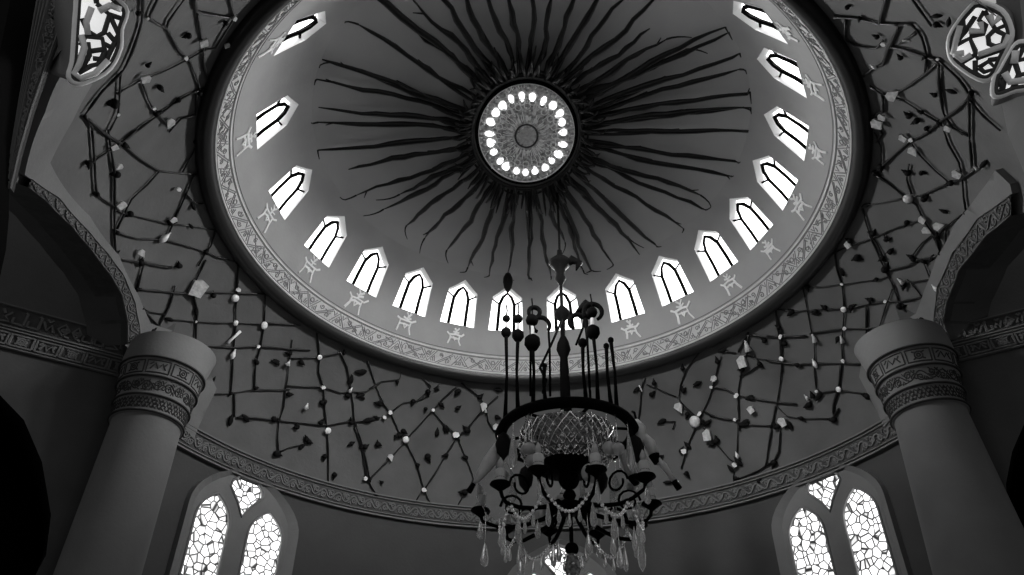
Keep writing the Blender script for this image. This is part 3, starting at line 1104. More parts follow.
# rays behind the frame's top edge: fill the widest gap evenly
gaps = sorted(((angs[(i + 1) % len(angs)] - angs[i]) % (2 * PI), angs[i]) for i in range(len(angs)))
gw, ga = gaps[-1]
k = int(gw / R_(6.2))
for i in range(1, k):
    a = ga + gw * i / k
    rr = rng.uniform(4.6, 6.0)
    tips.append((a, OX + rr * math.sin(a), OY + rr * math.cos(a), None))
print('rays', len(tips))
for j, (a, tx, ty, q) in enumerate(tips):
    mb = MB()
    b0 = oc(a + rng.uniform(-0.03, 0.03), 1.075)
    L = math.hypot(tx - b0.x, ty - b0.y)
    dx, dy = (tx - b0.x) / L, (ty - b0.y) / L
    n = 11
    amp = rng.uniform(0.05, 0.12)
    ph = rng.uniform(0, 6)
    path, rad = [], []
    for i in range(n + 1):
        t = i / n
        off = amp * math.sin(ph + t * 5) * math.sin(PI * t) + rng.uniform(-0.035, 0.035) * (0 < i < n)
        path.append(on_dome(b0.x + dx * L * t - dy * off, b0.y + dy * L * t + dx * off, 0.10 + 0.10 * math.sin(PI * t)))
        rad.append((0.038 + 0.042 * math.sin(PI * min(1, t * 1.05)) - 0.004 * t) * rng.uniform(0.75, 1.25))
    rad[-1] *= 0.5
    mb.tube(path, rad, 'ray_black', seg=6)
    # companion strand that joins the ray further out
    m2 = rng.randint(3, 6)
    sg = rng.choice([-1, 1])
    c0 = oc(a + sg * rng.uniform(0.035, 0.065), 1.075)
    p2 = []
    for i in range(m2 + 1):
        t = i / m2
        e = path[m2]
        off = sg * 0.10 * math.sin(PI * t)
        x, y = c0.x + (e.x - c0.x) * t, c0.y + (e.y - c0.y) * t
        p2.append(on_dome(x - dy * off * 0, y, 0.10 + 0.12 * math.sin(PI * t)))
    mb.tube(p2, [0.035 + 0.02 * math.sin(PI * i / m2) for i in range(m2 + 1)], 'ray_black', seg=6)
    # thin curled tendril at the tip
    if rng.random() < 0.75:
        e = path[-1]
        cur = rng.uniform(-1, 1)
        tl = rng.uniform(0.3, 0.8)
        mb.tube([on_dome(e.x + dx * tl * t - dy * cur * 0.35 * t * t, e.y + dy * tl * t + dx * cur * 0.35 * t * t, 0.10 + 0.12 * t) for t in (0, 0.25, 0.5, 0.75, 1)],
                [0.03, 0.026, 0.022, 0.018, 0.012], 'ray_black', seg=5)
        if rng.random() < 0.5:
            h = path[-2]
            mb.tube([h, on_dome(h.x + dx * 0.2 - dy * 0.22 * -cur, h.y + dy * 0.2 + dx * 0.22 * -cur, 0.14)], [0.03, 0.012], 'ray_black', seg=5)
    ro = mb.build('ray', parent=sun, at=path[0])
    if q in ((508, 270),):
        bm_ = MB()
        bm_.lathe([(0.01, 0.42), (0.10, 0.36), (0.16, 0.2), (0.17, 0.02), (0.13, -0.22), (0.05, -0.4), (0.01, -0.46)], 'bead', path[-1] - Vector((0, 0, 0.45)), 12)
        bm_.build('hanging_bulb', parent=ro, label='black drop hanging from the end of a ray')
for j in range(100 - len(tips)):           # short inner spikes
    a = 2 * PI * (j + rng.uniform(-0.3, 0.3)) / (100 - len(tips))
    mb = MB()
    k1 = rng.uniform(1.3, 1.7)
    tw = rng.uniform(-0.1, 0.1)
    pts = [oc(a + tw * (t - 1), 1.075 + (k1 - 1.075) * t) for t in (0, 0.3, 0.6, 0.85, 1.0)]
    pts = [on_dome(p.x, p.y, 0.14 + 0.2 * math.sin(PI * i / 4)) for i, p in enumerate(pts)]
    mb.tube(pts, [0.035, 0.055, 0.045, 0.04, 0.015], 'ray_black', seg=6)
    pts2 = [oc(a + 0.05 + tw * (1 - t) * 0.5, 1.075 + (k1 - 1.075) * t * 0.8) for t in (0, 0.4, 0.8, 1.0)]
    mb.tube([on_dome(p.x, p.y, 0.12 + 0.13 * i) for i, p in enumerate(pts2)], [0.035, 0.045, 0.04, 0.015], 'ray_black', seg=5)
    mb.build('ray', parent=sun, at=pts[0])
mb = MB()
mb.tube([on_dome(p.x, p.y, 0.12) for p in [oc(2 * PI * i / 80, 1.10) for i in range(80)]], 0.075, 'ray_black', seg=8, closed=True)
mb.tube([on_dome(p.x, p.y, 0.15) for p in [oc(2 * PI * i / 80, 1.20 + 0.02 * math.sin(i)) for i in range(80)]], 0.035, 'ray_black', seg=6, closed=True)
mb.build('hub_ring', parent=sun, label='black ring that the rays spring from')

# ==================================================================== NET of dark strands on the vault
REG = {'A': (80, 0), 'B': (80, 130), 'C': (100, 260), 'D': (190, 340), 'E': (270, 310), 'F': (340, 370),
       'G': (830, 0), 'H': (830, 120), 'I': (770, 230), 'J': (710, 290), 'K': (680, 360), 'L': (580, 350)}
ZF = 190 / 769.0
STRANDS = '''
A 255,-40 255,0 250,90 215,200 175,285 90,370 20,465
A 330,-30 280,75 350,115 400,205 445,250 480,340 495,400
A 440,-30 420,0 360,85 350,115
A 465,-30 470,45 600,70 625,72 735,62
A 600,-30 605,0 625,72 625,170 590,190 510,200 430,245 330,295 250,325 150,380
A 475,50 490,150 500,190 500,250 520,340
A 480,365 400,405 320,465 250,515 190,565
A 165,300 160,380 155,460 115,540
A 20,470 50,520 55,575
A 30,480 100,540 150,575
A 250,325 275,400 300,450 330,480 370,520
A 360,535 410,480 470,465 470,370
B 50,0 60,140 70,260 140,310 160,330
B 115,0 125,70 140,180 140,300 140,410 145,500 160,550
B 230,0 150,65 35,140
B 100,10 180,65 240,115 320,165 400,175 475,180
B 320,170 270,225 210,280 180,340 150,400
B 470,70 415,170
B 460,185 430,260 380,370 350,440 325,455
B 430,260 470,300 530,290
B 150,330 230,350 360,380 450,390 570,408
B 150,415 230,440 340,445 430,470 510,495 560,515 650,537
B 550,405 530,470 510,495 480,550
B 150,520 250,540 370,560
C 155,120 230,125 320,135 440,130 545,135 690,138
C 75,0 180,10 290,30
C 180,10 160,80 150,120
C 165,190 200,210 270,220
C 280,240 390,250 470,255 550,255 660,260 790,258
C 305,105 280,190 235,270
C 430,0 390,80 380,150 395,210 390,250 390,340 415,400 430,450
C 170,200 240,270 300,325 380,350 450,350 540,355 640,350 769,360 850,366
C 560,-30 560,20 555,120 550,200 550,260 540,370 535,470 530,540
C 670,140 665,260 650,350 630,430 625,520
C 440,545 530,540 620,525 769,525
D 415,0 405,60 400,100 395,160 385,210 380,270 360,330 355,400 360,460
D 410,75 525,70 620,48
D 520,-80 520,0 525,70 520,130 540,190 545,280 555,365 560,470 560,575
D 250,205 390,205
D 390,185 460,190 540,190 610,215 650,210 710,210 769,175
D 605,45 635,110 650,200 660,260 665,330 690,400 715,500 730,575
D 180,215 180,310
D 190,315 260,315 340,325 440,335 530,345 560,345 640,330 700,330 769,315
D 360,455 400,435 470,420
D 725,565 769,520
E 190,92 200,190
E -20,52 100,60 125,62
E 395,205 430,310 460,380 490,420 520,490 550,530
E 400,320 450,290 525,280 532,250
E 490,415 540,375 590,370 640,350
E 550,525 610,460 660,405 700,360 755,310
E 620,275 650,310 640,330 590,370
E 660,410 700,460 750,500 769,530
F 245,260 265,290 310,380 340,485 385,580
F 110,450 200,360 265,290
F 430,230 470,265 510,360 540,440 510,490 470,560
F 340,485 390,410 430,340 470,280 520,230 580,160 640,105
F 490,52 560,105 590,150 600,210 625,250
F 60,230 90,330 110,440 150,510
F 335,480 300,545
G -5,68 110,75 190,95 280,100
G 320,-20 370,50 410,105
G 280,100 330,100 370,150 390,225
G 230,-20 200,95
G 280,100 255,160 235,200 215,260 170,280 135,310
G 65,80 60,160 100,185 190,195 215,165
G 235,190 300,200 385,230 440,245
G 350,130 280,180
G 440,250 385,300 300,360 230,390 160,350
G 440,250 440,330 460,460 500,520 560,550
G 440,245 520,320 560,380 565,575
G 560,400 620,470 690,530
G 560,400 500,455 440,495 390,540 330,570
G 230,390 300,410 370,455 440,495
G 210,380 215,450 170,470 210,540 190,575
G 390,225 385,290
H 280,60 330,80 
H 330,80 240,160 180,215
H 180,50 205,110 205,180
H 330,100 370,150 430,210 490,260
H 460,40 480,100 520,170 535,240 540,310 550,370
H 565,80 575,190
H 480,20 540,60
H 180,220 240,260 300,310 350,345 380,410 430,480 445,530
H 140,345 220,335 300,315 370,305 470,260 530,240 590,200
H 130,360 160,460 190,500 220,565
H 20,535 80,510 170,480 260,440 370,405
H 320,180 310,240 330,300
H 550,375 510,400 460,440 430,480
H 330,555 370,500 420,460
H 370,570 460,545
H 465,450 465,570
I 130,230 210,230 290,220 370,210 440,200 480,190
I 262,92 270,160 290,220 300,320 295,400 290,470 295,540
I 133,235 150,320 165,400 180,460 180,540
I 20,318 90,330 150,325 220,320 300,320 400,300 465,290 530,290 660,260
I 400,20 430,80 460,150 500,230 530,310 595,375
I 470,165 560,145 600,120 660,110 700,100
I 710,0 710,140 680,240 640,340
I 555,200 600,250 640,310
I 540,215 620,205 690,195
I 495,240 465,320 440,400 400,480 370,545
I 390,310 390,420 400,470
I 160,420 210,412 300,400 390,400 460,390 530,390 590,370
I 22,320 30,400 40,440 45,520 50,575
I -10,430 45,435 150,430
I -10,530 110,545 180,540 290,540 370,545
I 620,130 650,200 665,240
I 650,0 690,90
J 155,180 220,190 285,190 385,185
J 265,85 280,150 290,230 290,290 285,370 270,460 245,560
J 155,172 115,250
J 155,180 150,250 130,320 115,400 115,480 120,570
J 150,265 210,280 290,290 350,300 420,295
J 180,270 205,300 160,330 120,350
J 35,245 105,255
J 0,395 60,400 110,425 180,440 270,455 350,462
J 420,295 430,400 450,415 520,405 620,420
J 530,300 520,400 500,460 500,520 520,480
J 270,470 310,510 370,520 500,520
J 0,510 110,530 140,545 250,550
K 165,-15 140,80 120,150 90,215 55,290 30,350 5,440
K 100,210 160,235 240,245
K 0,180 60,230 130,320 200,400 225,420
K 235,265 230,380 215,480
K 370,280 355,370 345,430 290,460 215,490
K 405,285 400,370 380,410 345,430
K 385,185 375,270
L 485,8 430,80 405,150 400,200 430,235 470,270
L 275,72 250,150 245,220 235,290
L 270,140 320,160 390,190
L 330,290 385,290 375,320
L 300,440 350,490 385,535
'''
BLOBS = '''
A 235,55,4 275,265,4 140,420,8 325,355,5 400,405,4 440,145,5 485,375,5 310,460,5 590,95,4
B 35,135,5 70,260,4 180,60,5 150,180,6 205,340,5 150,415,4 145,500,4,v 250,540,5 470,50,4 365,375,5 450,390,3,h 570,395,4 510,495,4 640,535,4 460,310,4,h 405,550,4
C 150,120,3.5 170,195,3.5 210,285,5 280,240,4,h 390,205,4,v 460,145,4 320,25,4 400,385,5,v 460,485,3,v 635,415,4 710,410,4,h 530,540,3 165,10,4
D 165,325,5,v 225,315,5,h 340,320,5 435,350,3 350,460,5 480,410,4 455,430,4,v 545,250,4 530,335,4 545,470,4 690,130,5,h 650,160,4,v 690,225,4,h 640,225,4 655,420,3 710,435,3.5 585,545,4 720,325,5,h 400,220,4 265,195,3 450,90,4 350,90,4,h 765,255,4
E 80,175,4 370,250,5,h 330,280,4,v 370,350,4,h 310,345,3 300,175,3 515,290,3 445,380,4 580,370,4 640,330,4 675,315,3,v 690,380,3 630,400,3 675,495,3.5,v 710,475,4 755,330,3.5 760,395,3 540,490,4 510,510,3 330,540,3.5 380,555,4,h 435,545,3.5 330,455,4 430,435,3 110,475,3.5 210,375,4 150,525,4
F 165,130,4 240,265,4 430,235,4 515,245,5 430,345,3.5 510,355,3.5 315,385,3.5 355,350,5 505,495,5 145,505,4,h 170,455,2.5 395,250,3.5,v 475,155,3.5 565,110,4 635,190,3.5 635,245,3.5 640,80,4,h 410,140,3.5 480,85,4 395,75,3 100,310,4 155,300,3.5
G 430,65,5,v 430,100,5 480,90,5,h 70,30,4 120,75,3.5 190,150,4 285,235,4 385,230,4 570,380,5 490,370,5,v 425,385,4 350,490,5 390,520,4 440,500,4 370,455,3.5 320,470,5 
H 440,10,4 180,215,5 205,190,5 315,215,5 490,255,5 620,180,5,h 535,390,5,h 550,375,4 370,215,4 175,460,4 230,485,4 245,530,4 210,560,4 110,555,5 145,345,4,h 310,415,4 460,370,4,v 430,470,4 330,555,4 80,490,4 380,320,5
I 150,230,4 290,170,4,v 430,200,3.5 220,315,3.5 90,330,4 330,312,4 185,330,4 350,115,5 470,40,4 485,90,4 455,115,4 465,160,6 415,15,4 580,120,4 620,125,4 655,115,4,h 690,95,4 525,310,5 620,365,7 405,285,3.5 455,395,4 35,395,3.5 60,460,4 110,545,3 540,225,4 675,25,4 275,440,4
J 325,95,4,h 465,70,3.5 430,95,4,h 220,205,4 285,160,3.5,v 300,215,4 50,245,4,h 200,300,4 355,305,4 650,40,4 570,70,4 640,430,6 500,525,5 440,430,5,h 415,430,4 370,520,3.5 320,545,5,v 135,545,5,h 160,435,4,h 130,320,4 30,290,4 265,555,4 400,465,5
K 70,95,4 15,125,3.5 30,345,4,v 150,325,4 285,155,4,h 260,255,5,h 440,260,4 490,235,3 380,415,5 320,490,4 205,440,4,v 235,410,5,v 225,480,4 130,340,4 395,270,4 90,250,4
L 230,160,4,h 290,180,4 300,135,3.5 415,75,3.5 475,135,4,h 415,160,3.5 330,290,4.5,h 355,535,4,h 410,410,4 320,435,4 550,370,4 435,260,4 515,295,4 430,500,4
'''
PALE = '''
A 275,75,2,c 265,320,5,b 430,235,3,c 500,175,5,b 628,75,3,c 595,185,3,b 365,500,6,f 155,465,2,c 300,440,2.5,c
B 140,70,4,b 160,150,4,f 170,305,5,b 378,365,3.5,b 345,435,6,d 250,500,5,f 400,240,3,c
C 395,115,10,b 547,155,4,o 560,120,3,c 550,255,3,o 665,265,4,o 543,312,9,r 540,380,4.5,d 390,250,1.6,c 640,350,2.5,c 385,350,1.6,c
D 525,70,2.8,o 540,192,2.8,c 650,203,3,n 400,95,3,n 558,368,3.5,o 470,270,3,n 710,563,2,c
E 485,415,3,c 465,435,2.3,c 150,390,3,n 550,525,3.5,o 660,405,2,c 750,505,3.5,c 72,215,3,n
F 205,355,4,f 105,440,2.5,c 340,485,3,c 470,262,4,c 580,150,5,f 635,235,5,f 180,190,2,c 590,165,2.5,n
G 215,180,3,c 175,270,3,d 255,385,8,f 240,390,3,r 210,475,4,b 295,560,4,b 475,520,4,b 435,240,2,c 190,500,6,b 310,165,4,r
H 325,80,3,c 335,130,6,f 515,220,5,b 590,195,3,n 315,320,5,o 372,405,4,b 390,450,5,f 440,430,6,f 72,505,4,b
I 290,220,2,c 298,322,3,o 300,400,2,c 290,445,4,n 178,440,4.5,n 180,540,4,d 295,530,2.5,c 40,435,2,c 45,522,2.5,o 530,208,4,n 465,290,2,c 668,235,4,d
J 545,155,2,c 422,295,3.5,d 285,188,2.5,c 290,280,2.5,o 150,230,6,n 130,290,6,b 520,403,3,o 430,410,2,c 390,435,3,n 165,485,4,b 295,535,4.5,b 105,430,2.5,c 100,525,2,c 15,360,4,f
K 60,250,6,o 110,305,6,b 80,215,2,c 130,75,3,f 125,110,2,c 230,385,3,d 220,425,3,c 410,250,4,b 250,10,6,b 15,370,3,c 230,140,2,c
L 245,155,3.5,r 400,235,6,f 390,535,2.5,c 415,410,2.5,c 480,262,2,c
'''
net = empty('decorative_net', (0, 0, 12.5), label='net of thin black strands with beads and pale glass pieces spread below the dome ring', cat='hanging net')
LIFT = 0.06


def net_pt(px, py, lift=LIFT):
    p = on_revolve(px, py, lambda z: vault_r(z) - lift, 32.0, 9.0, 420)
    if p is None:
        return None
    if p.z > 13.97:
        p = CAM + (p - CAM) * 1.0
    return p


def to_px(reg, x, y):
    ox, oy = REG[reg]
    return ox + x * ZF, oy + y * ZF


rng = random.Random(15)
strands = []
for ln in STRANDS.strip().split('\n'):
    q = ln.split()
    ctl = [to_px(q[0], *(float(t) for t in w.split(','))) for w in q[1:]]
    fine = []
    m = len(ctl)
    for i in range(m - 1):
        c0, c1, c2, c3 = (Vector(ctl[k]) for k in (max(0, i - 1), i, i + 1, min(m - 1, i + 2)))
        k = max(1, int((c2 - c1).length / 7.0))
        t1, t2 = (c2 - c0) * 0.32, (c3 - c1) * 0.32
        lim = (c2 - c1).length * 0.5
        t1 = t1 if t1.length < lim else t1.normalized() * lim
        t2 = t2 if t2.length < lim else t2.normalized() * lim
        for j in range(k + (i == m - 2)):
            t = j / k
            h = c1 * (2 * t ** 3 - 3 * t * t + 1) + t1 * (t ** 3 - 2 * t * t + t) + c2 * (3 * t * t - 2 * t ** 3) + t2 * (t ** 3 - t * t)
            p = net_pt(h.x, h.y)
            if p is not None and 9.6 < p.z < 14.0 and (not fine or (p - fine[-1]).length < 2.5):
                fine.append(p)
    if len(fine) < 2:
        continue
    strands.append((sum((a - b).length for a, b in zip(fine, fine[1:])), fine))
strands.sort(key=lambda s: -s[0])
rest = MB()
for i, (L, fine) in enumerate(strands):
    r0 = rng.uniform(0.018, 0.030)
    rad = [r0 * rng.uniform(0.75, 1.4) for _ in fine]
    if i < 100:
        mb = MB()
        mb.tube(fine, rad, 'wire', seg=6)
        mb.build('strand', parent=net, at=fine[0])
    else:
        rest.tube(fine, rad, 'wire', seg=6)
if rest.v:
    rest.build('short_strands', parent=net, kind='stuff', label='shortest strands of the net')


def vframe(p, tilt=0.0, spin=0.0):
    """local axes at a vault point: x along the wall, y out of it, z upward, turned in the wall plane by spin"""
    az = math.atan2(p.x, p.y)
    out = (-pol(az, 1, 0) * 0.85 - Vector((0, 0, 0.5))).normalized()
    if abs(az) > 1.2:                  # pieces hung near the entrance turn towards the middle of the floor
        out = (out * 0.5 + (Vector((0, -9, 0)) - p).normalized()).normalized()
    ux = Vector((-out.y, out.x, 0)).normalized()
    if ux.x < 0:
        ux = -ux
    uz = out.cross(ux)
    if uz.z < 0:
        uz = -uz
    c, s = math.cos(spin), math.sin(spin)
    return Matrix([ux * c + uz * s, out, uz * c - ux * s]).transposed()


def pix(p):
    q = p - CAM
    return (q.y * C_ + q.z * S_) / F


items = []
for ln in BLOBS.strip().split('\n'):
    q = ln.split()
    for w in q[1:]:
        t = w.split(',')
        p = net_pt(*to_px(q[0], float(t[0]), float(t[1])), lift=LIFT + 0.02)
        if p is not None and 9.7 < p.z < 14.0:
            items.append((float(t[2]) * pix(p), p, t[3] if len(t) > 3 else ''))
items.sort(key=lambda s: -s[0])
rest = MB()
for i, (r, p, k) in enumerate(items):
    mb = MB() if i < 100 else rest
    fr = vframe(p, spin=rng.uniform(-0.5, 0.5) + (PI / 2 if k == 'h' else 0))
    r *= 0.9 if k else 0.85
    if k:       # long leaf shapes
        mb.lathe([(0.01, -1.35 * r), (0.45 * r, -0.9 * r), (0.62 * r, -0.2 * r), (0.5 * r, 0.5 * r), (0.22 * r, 1.1 * r), (0.01, 1.4 * r)], 'bead', p, 9, frame=fr, sy=0.6)
    else:       # lumpy knot with a small tail
        mb.ball(p, r * 0.82, 'bead', 10, 0.9, fr)
        a = rng.uniform(0, 2 * PI)
        d = fr @ Vector((math.cos(a), 0.0, math.sin(a)))
        mb.ball(p + d * r * 0.75, r * 0.5, 'bead', 8)
        mb.tube([p, p + d * r * 1.1, p + d * r * 1.7], [r * 0.4, r * 0.3, r * 0.08], 'bead', seg=6)
    if i < 100:
        mb.build('leaf_bead' if k else 'bead', parent=net, at=p)
if rest.v:
    rest.build('small_beads', parent=net, kind='stuff', label='smallest black beads of the net')
NAMES = {'c': 'glass_chip', 'b': 'glass_block', 'f': 'glass_fan', 'o': 'glass_disc', 'd': 'glass_drop', 'r': 'glass_rod', 'n': 'glass_cone'}
for ln in PALE.strip().split('\n'):
    q = ln.split()
    for w in q[1:]:
        x, y, s, k = w.split(',')
        p = net_pt(*to_px(q[0], float(x), float(y)), lift=LIFT + 0.08)
        if p is None or not 9.7 < p.z < 14.05:
            continue
        r = float(s) * pix(p) * 1.0
        fr = vframe(p, spin=rng.uniform(-0.3, 0.3))
        mb = MB()
        bright = k in 'cdr' or (k == 'o' and float(s) < 4.5)
        mn = 'flake_white' if bright else 'flake'
        if k == 'o':
            mb.lathe([(0.01, -0.35 * r), (0.7 * r, -0.3 * r), (r, 0), (0.7 * r, 0.3 * r), (0.01, 0.4 * r)], mn, p, 16, frame=fr @ Matrix.Rotation(PI / 2, 3, 'X'))
        elif k == 'd':
            mb.lathe([(0.01, -1.3 * r), (0.4 * r, -0.95 * r), (0.6 * r, -0.4 * r), (0.4 * r, 0.3 * r), (0.12 * r, 0.9 * r), (0.12 * r, 1.2 * r)], mn, p, 12, frame=fr)
        elif k == 'r':
            mb.lathe([(0.01, -r), (0.18 * r, -0.95 * r), (0.14 * r, 0), (0.18 * r, 0.95 * r), (0.01, r)], mn, p, 10, frame=fr)
        elif k == 'n':
            mb.lathe([(0.01, -0.9 * r), (0.65 * r, -0.8 * r), (0.35 * r, 0.2 * r), (0.15 * r, 1.1 * r), (0.01, 1.15 * r)], mn, p, 10, frame=fr)
        elif k == 'f':
            poly = [(0, -r), (0.75 * r, 0.15 * r), (0.55 * r, 0.75 * r), (-0.2 * r, 0.9 * r), (-0.7 * r, 0.45 * r)]
            sp = rng.uniform(-1.2, 1.2)
            mb.prism(poly, lambda u, v, d: p + fr @ Vector((u * math.cos(sp) - v * math.sin(sp), d, u * math.sin(sp) + v * math.cos(sp))), -0.12 * r, 0.18 * r, mn)
        elif k == 'b':
            j = lambda: rng.uniform(0.85, 1.15)
            poly = [(-0.7 * r * j(), -0.9 * r * j()), (0.65 * r * j(), -0.75 * r * j()), (0.75 * r * j(), 0.8 * r * j()), (0.1 * r, 1.0 * r * j()), (-0.75 * r * j(), 0.6 * r * j())]
            mb.prism(poly, lambda u, v, d: p + fr @ Vector((u, d, v)), -0.3 * r, 0.3 * r, mn)
        else:
            n = 6
            poly = [(r * rng.uniform(0.6, 1.0) * math.cos(2 * PI * i / n), r * rng.uniform(0.6, 1.0) * math.sin(2 * PI * i / n)) for i in range(n)]
            mb.prism(poly, lambda u, v, d: p + fr @ Vector((u, d, v)), -0.35 * r, 0.35 * r, mn)
        mb.build(NAMES[k], parent=net, at=p)

# ==================================================================== TRACERY WINDOWS in the near corners of the vault
def corner_window(num, centre_px, back, outline, bars, pales, f, o, label, nrm, at_y=None):
    base = on_revolve(*centre_px, vault_r)
    d = ray(*centre_px)
    P = base - d.normalized() * back if base is not None else None
    if at_y is not None:
        P = on_plane(*centre_px, Vector((0, at_y, 0)), Vector((0, 1, 0)))
    N = Vector(nrm).normalized()
    pt = lambda x, y, dd=0.0: on_plane(o[0] + x * f, o[1] + y * f, P, N) + N * dd
    mb = MB()
    n = len(outline)
    ol = []
    for i in range(n):
        a_, b_, c_, d_ = outline[i - 1], outline[i], outline[(i + 1) % n], outline[(i + 2) % n]
        for t in (0.0, 0.34, 0.67):
            ol.append(tuple(0.5 * (2 * b_[k] + (c_[k] - a_[k]) * t + (2 * a_[k] - 5 * b_[k] + 4 * c_[k] - d_[k]) * t * t + (3 * b_[k] - a_[k] - 3 * c_[k] + d_[k]) * t ** 3) for k in (0, 1)))
    oc_ = [pt(*q) for q in ol]
    n = len(oc_)
    c = sum(oc_, Vector()) / n
    mb.add([p - N * 0.10 for p in oc_] + [c - N * 0.10], [(i, (i + 1) % n, n) for i in range(n)], 'tracery_pane', False)
    mb.add([p - N * 1.6 for p in oc_] + [p - N * 0.09 for p in oc_] + [c - N * 1.6], [(i, (i + 1) % n, n + (i + 1) % n, n + i) for i in range(n)] + [((i + 1) % n, i, 2 * n) for i in range(n)], 'plaster', False)
    w = mb.build('window_%d' % num, kind='structure', label=label, at=c)
    fm = MB()
    fm.tube(oc_, 0.045, 'tracery_stone', seg=8, closed=True)
    fm.tube([c + (p - c) * 0.93 + N * 0.02 for p in oc_], 0.03, 'dark_tracery', seg=6, closed=True)
    fm.build('window_frame', parent=w, label='pale stone frame around the tracery', at=c)
    tm = MB()
    for b in bars:
        tm.tube([pt(x, y, 0.0) for x, y in b], 0.036, 'dark_tracery', seg=6)
    for b in pales:
        tm.tube([pt(x, y, 0.03) for x, y in b], 0.045, 'tracery_stone', seg=6)
    tm.build('tracery', parent=w, label='dark and pale winding tracery bars', at=c)


FW = 140 / 767.0
WN2 = WN + 4
corner_window(WN2, (92, 45), 1.9,
              [(440, -60), (560, -60), (640, 0), (690, 60), (660, 160), (655, 260), (600, 370), (510, 430), (420, 455), (380, 420), (400, 340), (410, 200), (420, 60)],
              [[(530, 20), (600, 80), (570, 180), (530, 200), (480, 170), (450, 100)], [(440, 250), (470, 200), (560, 210), (575, 280), (540, 350), (500, 360), (430, 400)],
               [(480, 230), (490, 300), (440, 390)], [(500, 280), (570, 270)], [(600, 80), (650, 190), (600, 290), (560, 380)], [(510, 320), (550, 325)], [(520, -40), (530, 20)], [(600, 80), (660, 100)],
               [(420, 330), (490, 320)], [(590, 180), (640, 240)], [(570, 240), (610, 260)]],
              [[(500, 40), (470, 120), (480, 190)], [(440, 190), (460, 260), (430, 350), (400, 400), (440, 430), (520, 400), (590, 330)], [(540, 60), (600, 30), (660, 50)]],
              FW, (0, 0), 'bright tracery window at the upper left corner of the vault', (0.62, -0.42, -0.66))
corner_window(WN2 + 1, (982, 42), 1.9,
              [(520, 15), (640, 60), (690, 150), (690, 220), (640, 330), (590, 425), (520, 430), (400, 350), (362, 290), (365, 200), (420, 110), (470, 50)],
              [[(550, 60), (610, 160), (690, 130)], [(610, 160), (570, 200), (575, 240), (610, 255), (650, 240), (660, 190), (610, 165)], [(470, 200), (545, 185), (560, 140), (520, 110), (550, 60)],
               [(390, 250), (470, 210), (500, 280), (510, 320), (650, 270)], [(500, 330), (500, 400), (540, 430)], [(520, 370), (575, 335), (610, 375), (550, 395), (520, 370)], [(500, 300), (400, 360)],
               [(570, 330), (640, 320)], [(430, 110), (440, 180), (380, 250)], [(440, 180), (500, 90)], [(610, 375), (600, 420)]],
              [[(420, 140), (400, 210), (380, 290), (430, 330), (480, 300)], [(470, 170), (540, 170), (530, 120)], [(640, 90), (600, 130), (580, 80)], [(520, 300), (660, 250), (690, 190)], [(380, 300), (440, 290)]],
              FW, (884, 0), 'bright oval tracery window at the upper right corner of the vault', (-0.62, -0.42, -0.66))
corner_window(WN2 + 2, (1012, 70), 2.2,
              [(612, 430), (604, 515), (640, 520), (720, 490), (860, 460), (900, 330), (860, 240), (770, 235), (730, 245), (690, 310), (640, 400)],
              [[(700, 290), (740, 410), (860, 390)], [(690, 340), (660, 430), (640, 520)], [(740, 410), (700, 500)], [(770, 240), (740, 330), (860, 300)], [(625, 430), (650, 480)]],
              [[(660, 400), (690, 450), (780, 440)], [(720, 280), (710, 350)]],
              FW, (884, 0), 'smaller bright tracery window cut by the right edge of the picture', (-0.5, -0.6, -0.62), at_y=-9.45)

# ==================================================================== CHANDELIER
XC, YCH = 0.89, 2.2
AX = Vector((XC, YCH, 0))


def zat(py, dy=0.0):
    return on_plane(566, py, AX + Vector((0, dy, 0)), Vector((0, 1, 0))).z


def cpt(px, py, dy=0.0):
    return on_plane(px, py, AX + Vector((0, dy, 0)), Vector((0, 1, 0)))


def around(a, r, z):
    return AX + Vector((r * math.sin(a), -r * math.cos(a), z))       # a = 0 faces the camera


HZ, HR = 8.86, 1.63
ch = empty('chandelier', (XC, YCH, 8.0), label='large black iron chandelier with hoop, crystal bowl, candles and glass drops hanging from the dome', cat='chandelier')


def part(name, mb, parent=ch, at=None, label=None):
    return mb.build(name, parent=parent, at=at, label=label)


top = dome_z(math.hypot(XC, YCH))
mb = MB()
mb.tube([AX + Vector((0, 0, top - 0.34)), AX + Vector((0.01, 0, 15.6)), AX + Vector((0, 0, zat(270)))], 0.035, 'iron', seg=8)
part('cable', mb)
mb = MB()
zc = zat(264)
mb.lathe([(0.03, 0.55), (0.07, 0.5), (0.09, 0.3), (0.20, 0.2), (0.33, 0.05), (0.28, -0.05), (0.16, -0.2), (0.12, -0.45), (0.16, -0.55), (0.08, -0.7), (0.04, -0.8)], 'iron', AX + Vector((0, 0, zc)), 20)
mb.tube([AX + Vector((0.1, 0, zc - 0.1)), AX + Vector((0.35, -0.05, zc + 0.12)), AX + Vector((0.55, -0.05, zc - 0.02)), AX + Vector((0.45, -0.05, zc - 0.28))], [0.06, 0.14, 0.12, 0.02], 'iron', seg=7)
part('upper_cup', mb, label='black cup with a curled leaf at the top of the stem')
mb = MB()
zt, zm, zb = zc - 0.7, zat(345), HZ
mb.lathe([(0.045, zt), (0.05, zm + 1.3), (0.20, zm + 1.1), (0.22, zm + 0.95), (0.08, zm + 0.8), (0.06, zm + 0.3), (0.16, zm + 0.05), (0.19, zm - 0.15), (0.10, zm - 0.4), (0.12, zm - 0.8), (0.15, HZ + 0.35), (0.2, HZ + 0.1), (0.1, HZ - 0.2), (0.06, 8.2)], 'iron', AX, 16)
part('stem', mb)
mb = MB()
